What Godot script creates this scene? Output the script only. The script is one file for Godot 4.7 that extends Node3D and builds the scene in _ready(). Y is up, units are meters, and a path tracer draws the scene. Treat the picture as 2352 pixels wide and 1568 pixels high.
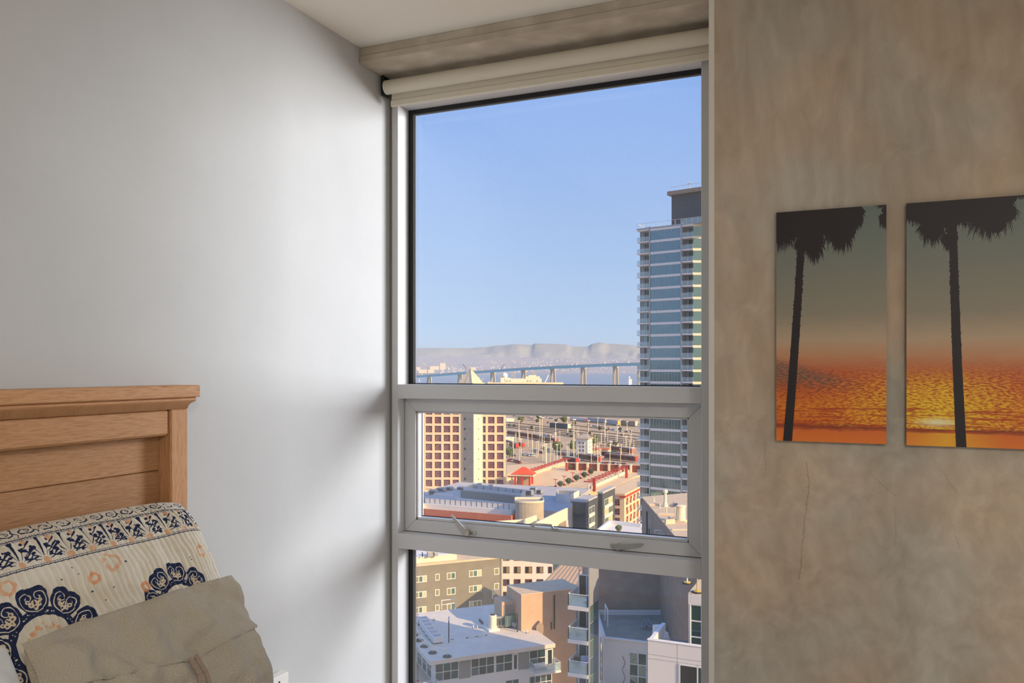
extends Node3D
# A bedroom corner with a tall window over a harbour city. y is up, metres; floor at y = 0, street at GROUND.

const EYE := 1.45
const FOCAL := 1883.0
const HORIZON := 844.0
const YAW := 0.41260   # the camera looks this far to the side of the window's normal
const GROUND := -58.55
const GRID_B := 46.0   # degrees: turn of the nearer blocks against the window wall

var M := {}
var cache := {}
var names := {}

# ---------------------------------------------------------------- naming and nodes
func tag(o: Node, label: String, category: String, group := "", kind := "") -> Node:
	o.set_meta("label", label)
	o.set_meta("category", category)
	if group != "": o.set_meta("group", group)
	if kind != "": o.set_meta("kind", kind)
	return o

func numbered(called: String) -> String:
	var n: int = names.get(called, 0)
	names[called] = n + 1
	return called if n == 0 else "%s_%03d" % [called, n]

func base(called: String, at := Vector3.ZERO, turn_degrees := 0.0) -> Node3D:
	var o := Node3D.new()
	o.name = numbered(called)
	add_child(o)
	o.position = at
	o.rotation_degrees.y = turn_degrees
	return o

func holder(called: String, parent: Node, at := Vector3.ZERO, turn_degrees := 0.0) -> Node3D:
	var o := Node3D.new()
	o.name = called
	parent.add_child(o, true)
	o.position = at
	o.rotation_degrees.y = turn_degrees
	return o

func mesh_node(called: String, mesh: Mesh, parent: Node = null, at := Vector3.ZERO) -> MeshInstance3D:
	var o := MeshInstance3D.new()
	o.mesh = mesh
	if parent == null or parent == self:
		o.name = numbered(called)
		add_child(o)
	else:
		o.name = called
		parent.add_child(o, true)
	o.position = at
	return o

func build(st: SurfaceTool, called: String, material: Material, parent: Node = null, at := Vector3.ZERO) -> MeshInstance3D:
	st.set_material(material)
	return mesh_node(called, st.commit(), parent, at)

func copy_of(o: Node3D, at: Vector3, turn_degrees := 0.0, size := 1.0) -> Node3D:
	var c: Node3D = o.duplicate()
	var stem := String(o.name)
	if stem.length() > 4 and stem[-4] == "_" and stem.right(3).is_valid_int(): stem = stem.left(stem.length() - 4)
	c.name = numbered(stem)
	add_child(c)
	c.position = at
	c.rotation_degrees = Vector3(0, turn_degrees, 0)
	c.scale = Vector3.ONE * size
	return c

# ---------------------------------------------------------------- from the photograph to the place
func sight(px: float, py: float) -> Vector3:   # direction with one metre along the optical axis
	var a := (px - 1176.0) / FOCAL
	return Vector3(a * cos(YAW) - sin(YAW), -(py - HORIZON) / FOCAL, -(cos(YAW) + a * sin(YAW)))

func at(px: float, py: float, depth: float) -> Vector3:
	return Vector3(0, EYE, 0) + sight(px, py) * depth

func on_level(px: float, py: float, y: float) -> Vector3:
	var d := sight(px, py)
	return Vector3(0, EYE, 0) + d * ((y - EYE) / d.y)

func on_plane(o: Node3D, px: float, py: float, axis: int, value: float) -> Vector3:   # local point of o
	var inv := o.transform.affine_inverse()
	var p := inv * Vector3(0, EYE, 0)
	var d := inv.basis * sight(px, py)
	return p + d * ((value - p[axis]) / d[axis])

# ---------------------------------------------------------------- shapes
func tool() -> SurfaceTool:
	var st := SurfaceTool.new()
	st.begin(Mesh.PRIMITIVE_TRIANGLES)
	return st

func poly(st: SurfaceTool, pts: Array, n: Vector3) -> void:
	var cr: Vector3 = (pts[2] - pts[0]).cross(pts[1] - pts[0])
	if cr.dot(n) < 0: pts.reverse()
	var ax := 0
	var m := n.abs()
	if m.y > m.x and m.y >= m.z: ax = 1
	elif m.z > m.x: ax = 2
	for k in range(1, pts.size() - 1):
		for q in [pts[0], pts[k], pts[k + 1]]:
			st.set_normal(n)
			st.set_uv(Vector2(q.z, -q.y) if ax == 0 else (Vector2(q.x, q.z) if ax == 1 else Vector2(q.x, -q.y)))
			st.add_vertex(q)

func face(st: SurfaceTool, pts: Array) -> void:   # clockwise seen from its front
	var n: Vector3 = (pts[2] - pts[0]).cross(pts[1] - pts[0]).normalized()
	poly(st, pts, n)

func box(st: SurfaceTool, c: Vector3, s: Vector3, ch := 0.0, xf := Transform3D.IDENTITY) -> void:
	var h := s * 0.5
	ch = minf(ch, minf(h.x, minf(h.y, h.z)) * 0.95)
	for a in 3:
		var b := (a + 1) % 3
		var d := (a + 2) % 3
		for sg in [-1.0, 1.0]:
			var n := Vector3.ZERO
			n[a] = sg
			var pts := []
			for q in [[-1, -1], [1, -1], [1, 1], [-1, 1]]:
				var p := Vector3.ZERO
				p[a] = sg * h[a]
				p[b] = q[0] * (h[b] - ch)
				p[d] = q[1] * (h[d] - ch)
				pts.append(xf * (c + p))
			poly(st, pts, xf.basis * n)
			if ch > 0.0:
				for sb in [-1.0, 1.0]:   # edge between the faces a and b
					var e := Vector3.ZERO
					e[a] = sg
					e[b] = sb
					var ep := []
					for q in [[1, 0, -1], [1, 0, 1], [0, 1, 1], [0, 1, -1]]:
						var p := Vector3.ZERO
						p[a] = sg * (h[a] - (0.0 if q[0] else ch))
						p[b] = sb * (h[b] - (0.0 if q[1] else ch))
						p[d] = q[2] * (h[d] - ch)
						ep.append(xf * (c + p))
					poly(st, ep, (xf.basis * e).normalized())
	if ch > 0.0:
		for sx in [-1.0, 1.0]:
			for sy in [-1.0, 1.0]:
				for sz in [-1.0, 1.0]:
					var sgn := Vector3(sx, sy, sz)
					var tri := []
					for a in 3:
						var p := Vector3.ZERO
						for k in 3: p[k] = sgn[k] * (h[k] - (0.0 if k == a else ch))
						tri.append(xf * (c + p))
					poly(st, tri, (xf.basis * sgn).normalized())

func span(st: SurfaceTool, a: Vector3, b: Vector3, ch := 0.0) -> void:   # box between two corners
	var lo := Vector3(minf(a.x, b.x), minf(a.y, b.y), minf(a.z, b.z))
	var hi := Vector3(maxf(a.x, b.x), maxf(a.y, b.y), maxf(a.z, b.z))
	box(st, (lo + hi) * 0.5, hi - lo, ch)

func box_mesh(s: Vector3, material: Material, ch := 0.0) -> ArrayMesh:   # shared between alike pieces
	var key := "%s|%s|%s" % [s.snapped(Vector3.ONE * 0.001), material.get_instance_id(), ch]
	if not cache.has(key):
		var st := tool()
		box(st, Vector3.ZERO, s, ch)
		st.set_material(material)
		cache[key] = st.commit()
	return cache[key]

func piece(called: String, a: Vector3, b: Vector3, material: Material, parent: Node, ch := 0.0) -> MeshInstance3D:   # one box-shaped part
	return mesh_node(called, box_mesh((b - a).abs(), material, ch), parent, (a + b) * 0.5)

func bar(st: SurfaceTool, a: Vector3, b: Vector3, w: float, h := -1.0) -> void:   # beam of square section from a to b
	if h < 0: h = w
	var z := (b - a).normalized()
	var up := Vector3.UP if absf(z.y) < 0.99 else Vector3.RIGHT
	var x := up.cross(z).normalized()
	var y := z.cross(x)
	box(st, Vector3.ZERO, Vector3(w, h, a.distance_to(b)), 0.0, Transform3D(Basis(x, y, z), (a + b) * 0.5))

func tube(st: SurfaceTool, pts: Array, r: float, sides := 8, r1 := -1.0) -> void:
	if r1 < 0: r1 = r
	var rings := []
	var last_x := Vector3.ZERO
	for i in pts.size():
		var z: Vector3 = (pts[mini(i + 1, pts.size() - 1)] - pts[maxi(i - 1, 0)]).normalized()
		var x: Vector3 = (last_x - z * last_x.dot(z)).normalized() if last_x != Vector3.ZERO else (Vector3.UP if absf(z.y) < 0.9 else Vector3.RIGHT).cross(z).normalized()
		last_x = x
		var y := z.cross(x)
		var rr := lerpf(r, r1, float(i) / maxf(1.0, pts.size() - 1.0))
		var ring := []
		for k in sides:
			var t := TAU * k / sides
			var n := x * cos(t) + y * sin(t)
			ring.append([pts[i] + n * rr, n])
		rings.append(ring)
	for i in rings.size() - 1:
		for k in sides:
			var q := [rings[i][k], rings[i][(k + 1) % sides], rings[i + 1][(k + 1) % sides], rings[i + 1][k]]
			for j in [0, 2, 1, 0, 3, 2]:
				st.set_normal(q[j][1])
				st.set_uv(Vector2(0, 0))
				st.add_vertex(q[j][0])
	for e in [0, rings.size() - 1]:
		var cap := []
		for k in sides: cap.append(rings[e][k][0])
		poly(st, cap, (pts[0] - pts[1]).normalized() if e == 0 else (pts[-1] - pts[-2]).normalized())

func lathe(st: SurfaceTool, profile: Array, segs := 16, o := Vector3.ZERO) -> void:   # profile of (radius, height), upwards
	for i in profile.size() - 1:
		var p: Vector2 = profile[i]
		var q: Vector2 = profile[i + 1]
		var d := (q - p).normalized()
		for k in segs:
			var t0 := TAU * k / segs
			var t1 := TAU * (k + 1) / segs
			for e in [[p, t0], [q, t1], [q, t0], [p, t0], [p, t1], [q, t1]]:
				var c := Vector3(cos(e[1]), 0, sin(e[1]))
				st.set_normal((c * d.y - Vector3.UP * d.x).normalized())
				st.set_uv(Vector2(e[1], e[0].y))
				st.add_vertex(o + c * e[0].x + Vector3.UP * e[0].y)

func prism(st: SurfaceTool, outline: Array, y0: float, y1: float) -> void:   # upright prism over points (x, z), convex or not
	var pv := PackedVector2Array(outline)
	var idx := Geometry2D.triangulate_polygon(pv)
	for y in [y0, y1]:
		for k in range(0, idx.size(), 3):
			poly(st, [Vector3(pv[idx[k]].x, y, pv[idx[k]].y), Vector3(pv[idx[k + 1]].x, y, pv[idx[k + 1]].y), Vector3(pv[idx[k + 2]].x, y, pv[idx[k + 2]].y)], Vector3.UP if y == y1 else Vector3.DOWN)
	var area := 0.0
	for k in pv.size(): area += pv[k].cross(pv[(k + 1) % pv.size()])
	for k in pv.size():
		var a := pv[k]
		var b := pv[(k + 1) % pv.size()]
		var n := Vector2((b - a).y, -(b - a).x).normalized() * signf(area)
		poly(st, [Vector3(a.x, y0, a.y), Vector3(b.x, y0, b.y), Vector3(b.x, y1, b.y), Vector3(a.x, y1, a.y)], Vector3(n.x, 0, n.y))

# ---------------------------------------------------------------- materials
func mat(c: Color, rough := 0.8, metal := 0.0, spec := 0.5) -> StandardMaterial3D:
	var m := StandardMaterial3D.new()
	m.albedo_color = c
	m.roughness = rough
	m.metallic = metal
	m.metallic_specular = spec
	return m

func c8(r: float, g: float, b: float) -> Color:
	return Color(r / 255.0, g / 255.0, b / 255.0)

func noise_tex(seed_: int, freq: float, ramp: Array, size := 512, octaves := 4, normal := 0.0) -> NoiseTexture2D:
	var n := FastNoiseLite.new()
	n.seed = seed_
	n.frequency = freq
	n.fractal_octaves = octaves
	var t := NoiseTexture2D.new()
	t.noise = n
	t.width = size
	t.height = size
	t.seamless = true
	if normal > 0.0:
		t.as_normal_map = true
		t.bump_strength = normal
	elif ramp.size():
		var g := Gradient.new()
		g.offsets = PackedFloat32Array(range(ramp.size()).map(func(k): return float(k) / (ramp.size() - 1)))
		g.colors = PackedColorArray(ramp)
		t.color_ramp = g
	return t

func mottled(a: Color, b: Color, scale: float, seed_: int, rough := 0.9) -> StandardMaterial3D:   # plaster, roofing, asphalt: two close tones in patches
	var m := mat(Color.WHITE, rough)
	m.albedo_texture = noise_tex(seed_, 0.02, [a, a.lerp(b, 0.4), b], 256, 5)
	m.uv1_triplanar = true
	m.uv1_scale = Vector3.ONE * scale
	return m

func glass_mat(alpha := 0.04) -> StandardMaterial3D:
	var m := mat(Color(0.9, 0.95, 0.95, alpha), 0.0)
	m.transparency = BaseMaterial3D.TRANSPARENCY_ALPHA
	return m

func image_mat(im: Image, rough := 0.8) -> StandardMaterial3D:
	var m := mat(Color.WHITE, rough)
	m.albedo_texture = ImageTexture.create_from_image(im)
	return m

# ---------------------------------------------------------------- the scene
func _ready() -> void:
	# camera: level, lens shifted up a little
	var cam := Camera3D.new()
	cam.name = "camera"
	add_child(cam)
	cam.position = Vector3(0, EYE, 0)
	cam.rotation.y = YAW
	cam.projection = Camera3D.PROJECTION_FRUSTUM
	cam.near = 0.05
	cam.far = 60000.0
	cam.size = 2.0 * cam.near * 784.0 / FOCAL
	cam.frustum_offset = Vector2(0, (HORIZON - 784.0) / FOCAL * cam.near)
	cam.current = true

	# sky and exposure
	var sky := ProceduralSkyMaterial.new()
	sky.sky_top_color = c8(108, 164, 252)
	sky.sky_horizon_color = c8(198, 222, 247)
	sky.sky_curve = 0.22
	sky.ground_horizon_color = c8(150, 160, 165)
	sky.ground_bottom_color = c8(120, 120, 115)
	sky.sun_angle_max = 90.0
	sky.sun_curve = 0.4
	var env := Environment.new()
	env.background_mode = Environment.BG_SKY
	env.sky = Sky.new()
	env.sky.sky_material = sky
	env.tonemap_mode = Environment.TONE_MAPPER_LINEAR
	env.tonemap_exposure = 1.0
	env.sdfgi_enabled = true
	env.ssao_enabled = true
	env.ssil_enabled = true
	env.volumetric_fog_enabled = true
	env.volumetric_fog_density = 0.0
	var world := WorldEnvironment.new()
	world.name = "world"
	world.environment = env
	add_child(world)

	# late afternoon sun, low and just behind the plane of the window
	var sun := DirectionalLight3D.new()
	sun.name = "sun"
	add_child(sun)
	var az := deg_to_rad(101.0)
	var el := deg_to_rad(24.0)
	var to_sun := Vector3(sin(az) * cos(el), sin(el), -cos(az) * cos(el))
	sun.look_at_from_position(Vector3.ZERO, -to_sun)
	sun.light_color = Color(1.0, 0.87, 0.68)
	sun.light_energy = 1.9
	sun.light_angular_distance = 0.6
	sun.shadow_enabled = true

	# area light added outside the window to brighten the room, standing in for sky
	var window_fill := AreaLight3D.new()
	window_fill.name = "west_sky_daylight"
	add_child(window_fill)
	window_fill.area_size = Vector2(2.6, 2.8)
	window_fill.area_normalize_energy = true
	window_fill.look_at_from_position(Vector3(2.15, EYE + 0.95, -6.6), Vector3(-1.887, EYE + 0.1, -2.3))
	window_fill.light_color = Color(0.985, 0.99, 1.0)
	window_fill.light_energy = 60.0
	window_fill.light_size = 1.5
	window_fill.shadow_enabled = true
	window_fill.set("area_range", 60.0)

	materials()
	room()
	window()
	added_ceiling_lamp()
	bed()
	pillows()
	palm_prints()
	city()

const WALL_X := -1.887     # face of the plain wall behind the bed
const FRAME_Z := -3.0      # inner face of the window frame
const CONCRETE_Z := -2.72  # face of the concrete wall
const CEILING_Y := 2.738

func on_z(px: float, py: float, z: float) -> Vector3:
	var d := sight(px, py)
	return Vector3(0, EYE, 0) + d * (z / d.z)

func structure(o: Node, label: String, category: String) -> Node:
	return tag(o, label, category, "", "structure")

func materials() -> void:
	var paint := mat(Color.WHITE, 0.62, 0.0, 0.4)
	paint.albedo_texture = noise_tex(3, 0.01, [c8(194, 195, 195), c8(197, 198, 198), c8(200, 201, 201)], 256, 3)
	paint.uv1_triplanar = true
	paint.uv1_scale = Vector3.ONE * 0.6
	paint.normal_enabled = true
	paint.normal_texture = noise_tex(11, 0.09, [], 512, 3, 1.2)
	paint.normal_scale = 0.06
	M.paint = paint
	var ceil := mat(c8(246, 241, 230), 0.85)
	ceil.normal_enabled = true
	ceil.normal_texture = noise_tex(12, 0.06, [], 512, 3, 1.2)
	ceil.normal_scale = 0.15
	ceil.uv1_triplanar = true
	M.ceiling = ceil
	M.aluminium = mat(c8(212, 213, 215), 0.42, 0.0, 0.5)
	var powder := noise_tex(13, 0.2, [], 256, 2, 1.0)
	M.aluminium.normal_enabled = true
	M.aluminium.normal_texture = powder
	M.aluminium.normal_scale = 0.08
	M.aluminium.uv1_triplanar = true
	M.aluminium.uv1_scale = Vector3.ONE * 4.0
	M.bead = mat(c8(205, 206, 208), 0.3, 0.2)
	M.rubber = mat(c8(22, 22, 25), 0.55)
	M.gasket_grey = mat(c8(120, 120, 122), 0.5)
	M.sealant = mat(c8(150, 142, 132), 0.8)
	M.glass = glass_mat()
	M.chrome = mat(c8(196, 192, 182), 0.28, 0.75)
	M.steel_dark = mat(c8(60, 58, 55), 0.5, 0.5)
	M.shade_cloth = mat(c8(228, 220, 202), 0.85)
	M.shade_cloth.normal_enabled = true
	M.shade_cloth.normal_texture = noise_tex(14, 0.25, [], 256, 2, 1.0)
	M.shade_cloth.normal_scale = 0.1
	M.shade_cloth.uv1_triplanar = true
	M.shade_cloth.uv1_scale = Vector3.ONE * 5.0
	M.carpet = mottled(c8(206, 198, 186), c8(218, 211, 200), 3.0, 21, 1.0)
	M.concrete = concrete_mat()
	M.beam_concrete = mottled(c8(182, 170, 153), c8(216, 205, 187), 1.3, 23, 0.85)

func concrete_mat() -> StandardMaterial3D:
	# trowelled brown-grey concrete: vertical drifts, paler clouds, fine scuffs, and cracks where the wall has them
	var w := 640
	var hh := 1280
	var im := Image.create(w, hh, false, Image.FORMAT_RGB8)
	var grain := RandomNumberGenerator.new()
	grain.seed = 6
	var broad := FastNoiseLite.new()
	broad.seed = 5
	broad.frequency = 0.006
	broad.fractal_octaves = 4
	var fine := FastNoiseLite.new()
	fine.seed = 8
	fine.frequency = 0.03
	fine.fractal_octaves = 5
	var warp := FastNoiseLite.new()
	warp.seed = 31
	warp.frequency = 0.009
	warp.fractal_octaves = 3
	var hue := FastNoiseLite.new()
	hue.seed = 77
	hue.frequency = 0.004
	var dark := c8(174, 161, 147)
	var pale := c8(212, 202, 190)
	var warm := Color(1.03, 0.98, 0.92)
	var cool := Color(0.97, 1.0, 1.0)
	var lines := []   # hairline cracks and scratches: metres along the wall, metres up, width in metres, depth of tone
	for c in [[[1850, 1062], [1855, 1092], [1857, 1120], [1852, 1160], [1845, 1220], [1839, 1290], [1835, 1330]], [[1998, 1088], [2056, 1139]], [[2054, 1165], [2057, 1210], [2055, 1250]], [[2160, 1076], [2196, 1130]], [[2190, 1225], [2206, 1262]], [[1755, 1015], [1758, 1080]]]:
		for k in c.size() - 1:
			var p := on_z(c[k][0], c[k][1], CONCRETE_Z)
			var q := on_z(c[k + 1][0], c[k + 1][1], CONCRETE_Z)
			lines.append([Vector2(p.x, p.y), Vector2(q.x, q.y), 0.0028 if c.size() > 3 else 0.0016])
	# the texture covers 1.4 m of wall from x = -0.6, height 2.8 m
	for j in hh:
		for i in w:
			var y := 2.8 - j * 2.8 / hh
			var fi := i * 0.8
			var fj := j * 0.8
			var wv := warp.get_noise_2d(fi, fj) * 26.0
			var b := broad.get_noise_2d(fi * 1.5 + wv, fj * 0.45)
			var f := fine.get_noise_2d(fi * 1.4 + wv * 0.5, fj * (0.4 if y > 1.3 else 1.1) + wv)
			var t := clampf(0.5 + b * 0.38 + f * 0.42 + grain.randf_range(-0.07, 0.07), 0.0, 1.0)
			var c := dark.lerp(pale, t)
			var h := clampf(0.5 + hue.get_noise_2d(fi, fj) * 1.1, 0.0, 1.0)
			im.set_pixel(i, j, c * cool.lerp(warm, h))
	for l in lines:
		var n := int(l[0].distance_to(l[1]) / 0.0022) + 1
		for k in n + 1:
			var p: Vector2 = l[0].lerp(l[1], float(k) / n)
			p.x += sin(k * 0.21) * 0.0016 + grain.randf_range(-0.001, 0.001)
			for o in 2:
				var i := int((p.x + 0.6) * w / 1.4) + o
				var j := int((2.8 - p.y) * hh / 2.8)
				if i >= 0 and i < w and j >= 0 and j < hh:
					im.set_pixel(i, j, im.get_pixel(i, j).lerp(c8(96, 84, 72), (0.42 if l[2] > 0.002 else 0.2) * (1.0 if o == 0 else 0.5) * grain.randf_range(0.4, 1.0)))
	var m := image_mat(im, 0.78)
	m.uv1_scale = Vector3(1.0 / 1.4, 1.0 / 2.8, 1)
	m.uv1_offset = Vector3(0.6 / 1.4, 1.0, 0)
	m.normal_enabled = true
	m.normal_texture = noise_tex(17, 0.03, [], 512, 5, 2.0)
	m.normal_scale = 0.22
	return m

func room() -> void:
	var st := tool()
	span(st, Vector3(WALL_X - 0.16, -0.3, -3.115), Vector3(WALL_X, CEILING_Y + 0.3, 2.4))
	structure(build(st, "wall_left", M.paint), "pale grey painted wall behind the wooden headboard", "wall")
	st = tool()
	prism(st, [Vector2(-0.469, CONCRETE_Z), Vector2(2.8, CONCRETE_Z), Vector2(2.8, -3.3), Vector2(-0.488, -3.3), Vector2(-0.488, CONCRETE_Z - 0.021), Vector2(-0.469, CONCRETE_Z - 0.021)], -0.3, CEILING_Y + 0.3)
	structure(build(st, "wall_front", M.concrete), "brown grey trowelled concrete wall with the palm prints", "wall")
	st = tool()
	prism(st, [Vector2(-0.4688, CONCRETE_Z), Vector2(-0.4688, CONCRETE_Z - 0.0208), Vector2(-0.4896, CONCRETE_Z - 0.0208), Vector2(-0.4896, CONCRETE_Z - 0.017)], 0.0, CEILING_Y)
	structure(build(st, "trim_2", mat(c8(232, 226, 212), 0.7)), "pale bevelled corner strip along the edge of the concrete wall", "trim")
	st = tool()
	span(st, Vector3(2.6, -0.3, -2.72), Vector3(2.8, CEILING_Y + 0.3, 2.4))
	structure(build(st, "wall_right", M.paint), "pale grey painted wall across from the bed", "wall")
	st = tool()
	span(st, Vector3(WALL_X - 0.16, -0.3, 2.4), Vector3(2.8, CEILING_Y + 0.3, 2.6))
	structure(build(st, "wall_back", M.paint), "pale grey painted wall opposite the window", "wall")
	st = tool()
	span(st, Vector3(WALL_X, -0.3, -3.3), Vector3(2.6, 0.0, 2.4))
	structure(build(st, "floor", M.carpet), "beige carpeted bedroom floor", "floor")
	st = tool()
	span(st, Vector3(WALL_X, CEILING_Y, -3.3), Vector3(2.6, CEILING_Y + 0.3, 2.4))
	structure(build(st, "ceiling", M.ceiling), "smooth off white bedroom ceiling", "ceiling")
	# concrete beam over the window, its face cast in two lifts
	var beam := Node3D.new()
	beam.name = "trim_1"
	add_child(beam)
	structure(beam, "raw concrete beam under the ceiling above the window", "beam")
	st = tool()
	span(st, Vector3(WALL_X, EYE + 1.255, -2.781), Vector3(-0.4896, CEILING_Y, -3.3), 0.002)
	build(st, "upper_lift", M.beam_concrete, beam)
	st = tool()
	span(st, Vector3(WALL_X, EYE + 1.224, -2.776), Vector3(-0.4896, EYE + 1.2551, -3.3), 0.004)
	build(st, "lower_lift", M.beam_concrete, beam)

func added_ceiling_lamp() -> void:
	var o := base("added_ceiling_lamp", Vector3(1.1, CEILING_Y, 0.9))  # unseen fixture, added as fill light for the room
	tag(o, "round ceiling lamp added out of view to brighten the room", "lamp")
	var st := tool()
	lathe(st, [Vector2(0.0, -0.03), Vector2(0.23, -0.03), Vector2(0.24, -0.02), Vector2(0.24, 0.0)], 32)
	build(st, "rim", M.bead, o)
	st = tool()
	lathe(st, [Vector2(0.0, -0.09), Vector2(0.12, -0.08), Vector2(0.2, -0.055), Vector2(0.22, -0.03)], 32)
	var glow := mat(c8(255, 240, 215), 0.6)
	glow.emission_enabled = true
	glow.emission = Color(1.0, 0.82, 0.6)
	glow.emission_energy_multiplier = 1.5
	build(st, "diffuser", glow, o)
	var l := AreaLight3D.new()
	l.name = "room_fill_light"
	o.add_child(l)
	l.position = Vector3(0, -0.1, 0)
	l.rotation_degrees.x = -90
	l.area_size = Vector2(0.4, 0.4)
	l.area_normalize_energy = true
	l.light_color = Color(1.0, 0.97, 0.93)
	l.light_energy = 7.0
	l.shadow_enabled = true

func window() -> void:
	var o := Node3D.new()
	o.name = "window_1"
	add_child(o)
	structure(o, "tall aluminium window of three panes with an awning sash in the middle", "window")
	var xl := -1.844
	var xr := -0.564
	var top := EYE + 1.118
	var m0 := EYE - 0.131     # mullion
	var m1 := EYE - 0.0713
	var t0 := EYE - 0.768     # transom
	var t1 := EYE - 0.7045
	var sill := EYE - 1.385
	var zb := -3.116
	var zg := -3.1
	piece("sealant", Vector3(WALL_X, 0, -3.006), Vector3(WALL_X + 0.016, top + 0.12, -3.06), M.sealant, o, 0.004)
	piece("jamb", Vector3(WALL_X + 0.014, 0, FRAME_Z), Vector3(xl, top, zb), M.aluminium, o, 0.0015)
	piece("jamb", Vector3(xr, 0, FRAME_Z), Vector3(-0.4896, top, zb), M.aluminium, o, 0.0015)
	piece("head", Vector3(WALL_X + 0.014, top, FRAME_Z), Vector3(-0.4896, EYE + 1.224, zb), M.aluminium, o, 0.0015)
	piece("mullion", Vector3(xl, m0, FRAME_Z), Vector3(xr, m1, zb), M.aluminium, o, 0.0015)
	piece("transom", Vector3(xl, t0, FRAME_Z), Vector3(xr, t1, zb), M.aluminium, o, 0.0015)
	piece("sill", Vector3(xl, 0, FRAME_Z), Vector3(xr, sill, zb), M.aluminium, o, 0.0015)
	for f in [[m1, top], [sill, t0]]:
		var p := piece("pane", Vector3(xl, f[0], zg), Vector3(xr, f[1], zg - 0.008), M.glass, o)
		p.set_meta("label", "clear fixed glass")
		for g in [[0.018, M.rubber, -3.089], [0.033, M.gasket_grey, -3.094]]:
			var st := tool()
			var w: float = g[0]
			var z: float = g[2]
			span(st, Vector3(xl, f[0], z), Vector3(xl + w, f[1], zg))
			span(st, Vector3(xr - w * 0.3, f[0], z), Vector3(xr, f[1], zg))
			span(st, Vector3(xl + w, f[1] - (w if w < 0.03 else 0.024), z), Vector3(xr - w * 0.3, f[1], zg))
			span(st, Vector3(xl + w, f[0], z), Vector3(xr - w, f[0] + 0.004, zg))
			build(st, "gasket", g[1], o)
	# the awning sash: mitred rails and stiles, a glazing bead, glass, two cam handles and a pull
	var sash := holder("sash", o)
	var a := [Vector2(xl + 0.003, m0 - 0.003), Vector2(xr - 0.003, m0 - 0.003), Vector2(xr - 0.003, t1 + 0.003), Vector2(xl + 0.003, t1 + 0.003)]
	var i4 := [Vector2(-1.79, EYE - 0.1864), Vector2(-0.62, EYE - 0.1864), Vector2(-0.62, EYE - 0.6526), Vector2(-1.79, EYE - 0.6526)]
	for k in 4:
		var k2 := (k + 1) % 4
		var gap: Vector2 = (a[k2] - a[k]).normalized() * 0.0007
		var st := tool()
		var fr := []
		var bk := []
		for q in [a[k] + gap, a[k2] - gap, i4[k2] - gap, i4[k] + gap]:
			fr.append(Vector3(q.x, q.y, -3.055))
			bk.append(Vector3(q.x, q.y, -3.125))
		poly(st, fr.duplicate(), Vector3.BACK)
		poly(st, bk.duplicate(), Vector3.FORWARD)
		for e in 4:
			var e2 := (e + 1) % 4
			var side := [fr[e], fr[e2], bk[e2], bk[e]]
			var n: Vector3 = (fr[e2] - fr[e]).cross(Vector3.BACK).normalized()
			var mid: Vector3 = (fr[0] + fr[1] + fr[2] + fr[3]) * 0.25
			if n.dot(fr[e] - mid) < 0: n = -n
			poly(st, side, n)
		build(st, "rail" if k % 2 == 0 else "stile", M.aluminium, sash)
	var core := tool()   # closes the hairline mitres from behind
	for e in [[a[0], Vector2(i4[0].x - 0.002, a[2].y)], [Vector2(i4[1].x + 0.002, a[0].y), a[2]], [a[0], Vector2(a[1].x, i4[0].y + 0.002)], [Vector2(a[3].x, a[3].y), Vector2(a[2].x, i4[2].y - 0.002)]]:
		span(core, Vector3(e[0].x + 0.002, e[0].y, -3.0565), Vector3(e[1].x - 0.002, e[1].y, -3.12))
	build(core, "mitre_core", M.steel_dark, sash)
	var bd := tool()
	var b0: Vector2 = i4[3]
	var b1: Vector2 = i4[1]
	for e in [[b0, Vector2(b0.x + 0.008, b1.y)], [Vector2(b1.x - 0.008, b0.y), b1], [b0, Vector2(b1.x, b0.y + 0.011)], [Vector2(b0.x, b1.y - 0.008), b1]]:
		span(bd, Vector3(e[0].x, e[0].y, -3.064), Vector3(e[1].x, e[1].y, -3.098), 0.002)
	build(bd, "glazing_bead", M.bead, sash)
	var rb := tool()
	for e in [[b0, Vector2(b0.x + 0.010, b1.y)], [Vector2(b1.x - 0.010, b0.y), b1], [b0, Vector2(b1.x, b0.y + 0.0135)], [Vector2(b0.x, b1.y - 0.010), b1]]:
		span(rb, Vector3(e[0].x, e[0].y, -3.0965), Vector3(e[1].x, e[1].y, -3.10))
	build(rb, "gasket", M.rubber, sash)
	piece("pane", Vector3(b0.x, b0.y, -3.1), Vector3(b1.x, b1.y, -3.108), M.glass, sash)
	handle("handle", on_z(1079, 1221.5, -3.055), on_z(1036, 1183, -3.02), sash, 1.0)
	handle("handle", on_z(1420, 1253, -3.055), on_z(1478, 1250, -3.03), sash, -1.0)
	var pull := tool()
	var q0 := on_z(1223, 1203, -3.05)
	var q1 := on_z(1266, 1206, -3.05)
	tube(pull, [q0 + Vector3(0, 0.0, -0.012), q0, q0.lerp(q1, 0.5), q1, q1 + Vector3(0.002, -0.004, -0.004), q1 + Vector3(0.004, -0.014, -0.008)], 0.0048, 10)
	span(pull, q1 + Vector3(0.0, -0.019, -0.016), q1 + Vector3(0.03, -0.013, -0.006), 0.002)
	span(pull, q0 + Vector3(-0.012, -0.012, -0.016), q0 + Vector3(0.006, -0.006, -0.006), 0.002)
	build(pull, "pull", M.chrome, sash)

	# the roller shade, drawn up
	var s := base("roller_shade", Vector3(-1.18, EYE + 1.172, -2.935))
	tag(s, "cream roller shade rolled up under the concrete beam", "blind")
	var half := 0.68
	var st2 := tool()
	tube(st2, [Vector3(-half, 0, 0), Vector3(half, 0, 0)], 0.029, 40)
	build(st2, "roll", M.shade_cloth, s)
	st2 = tool()
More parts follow.
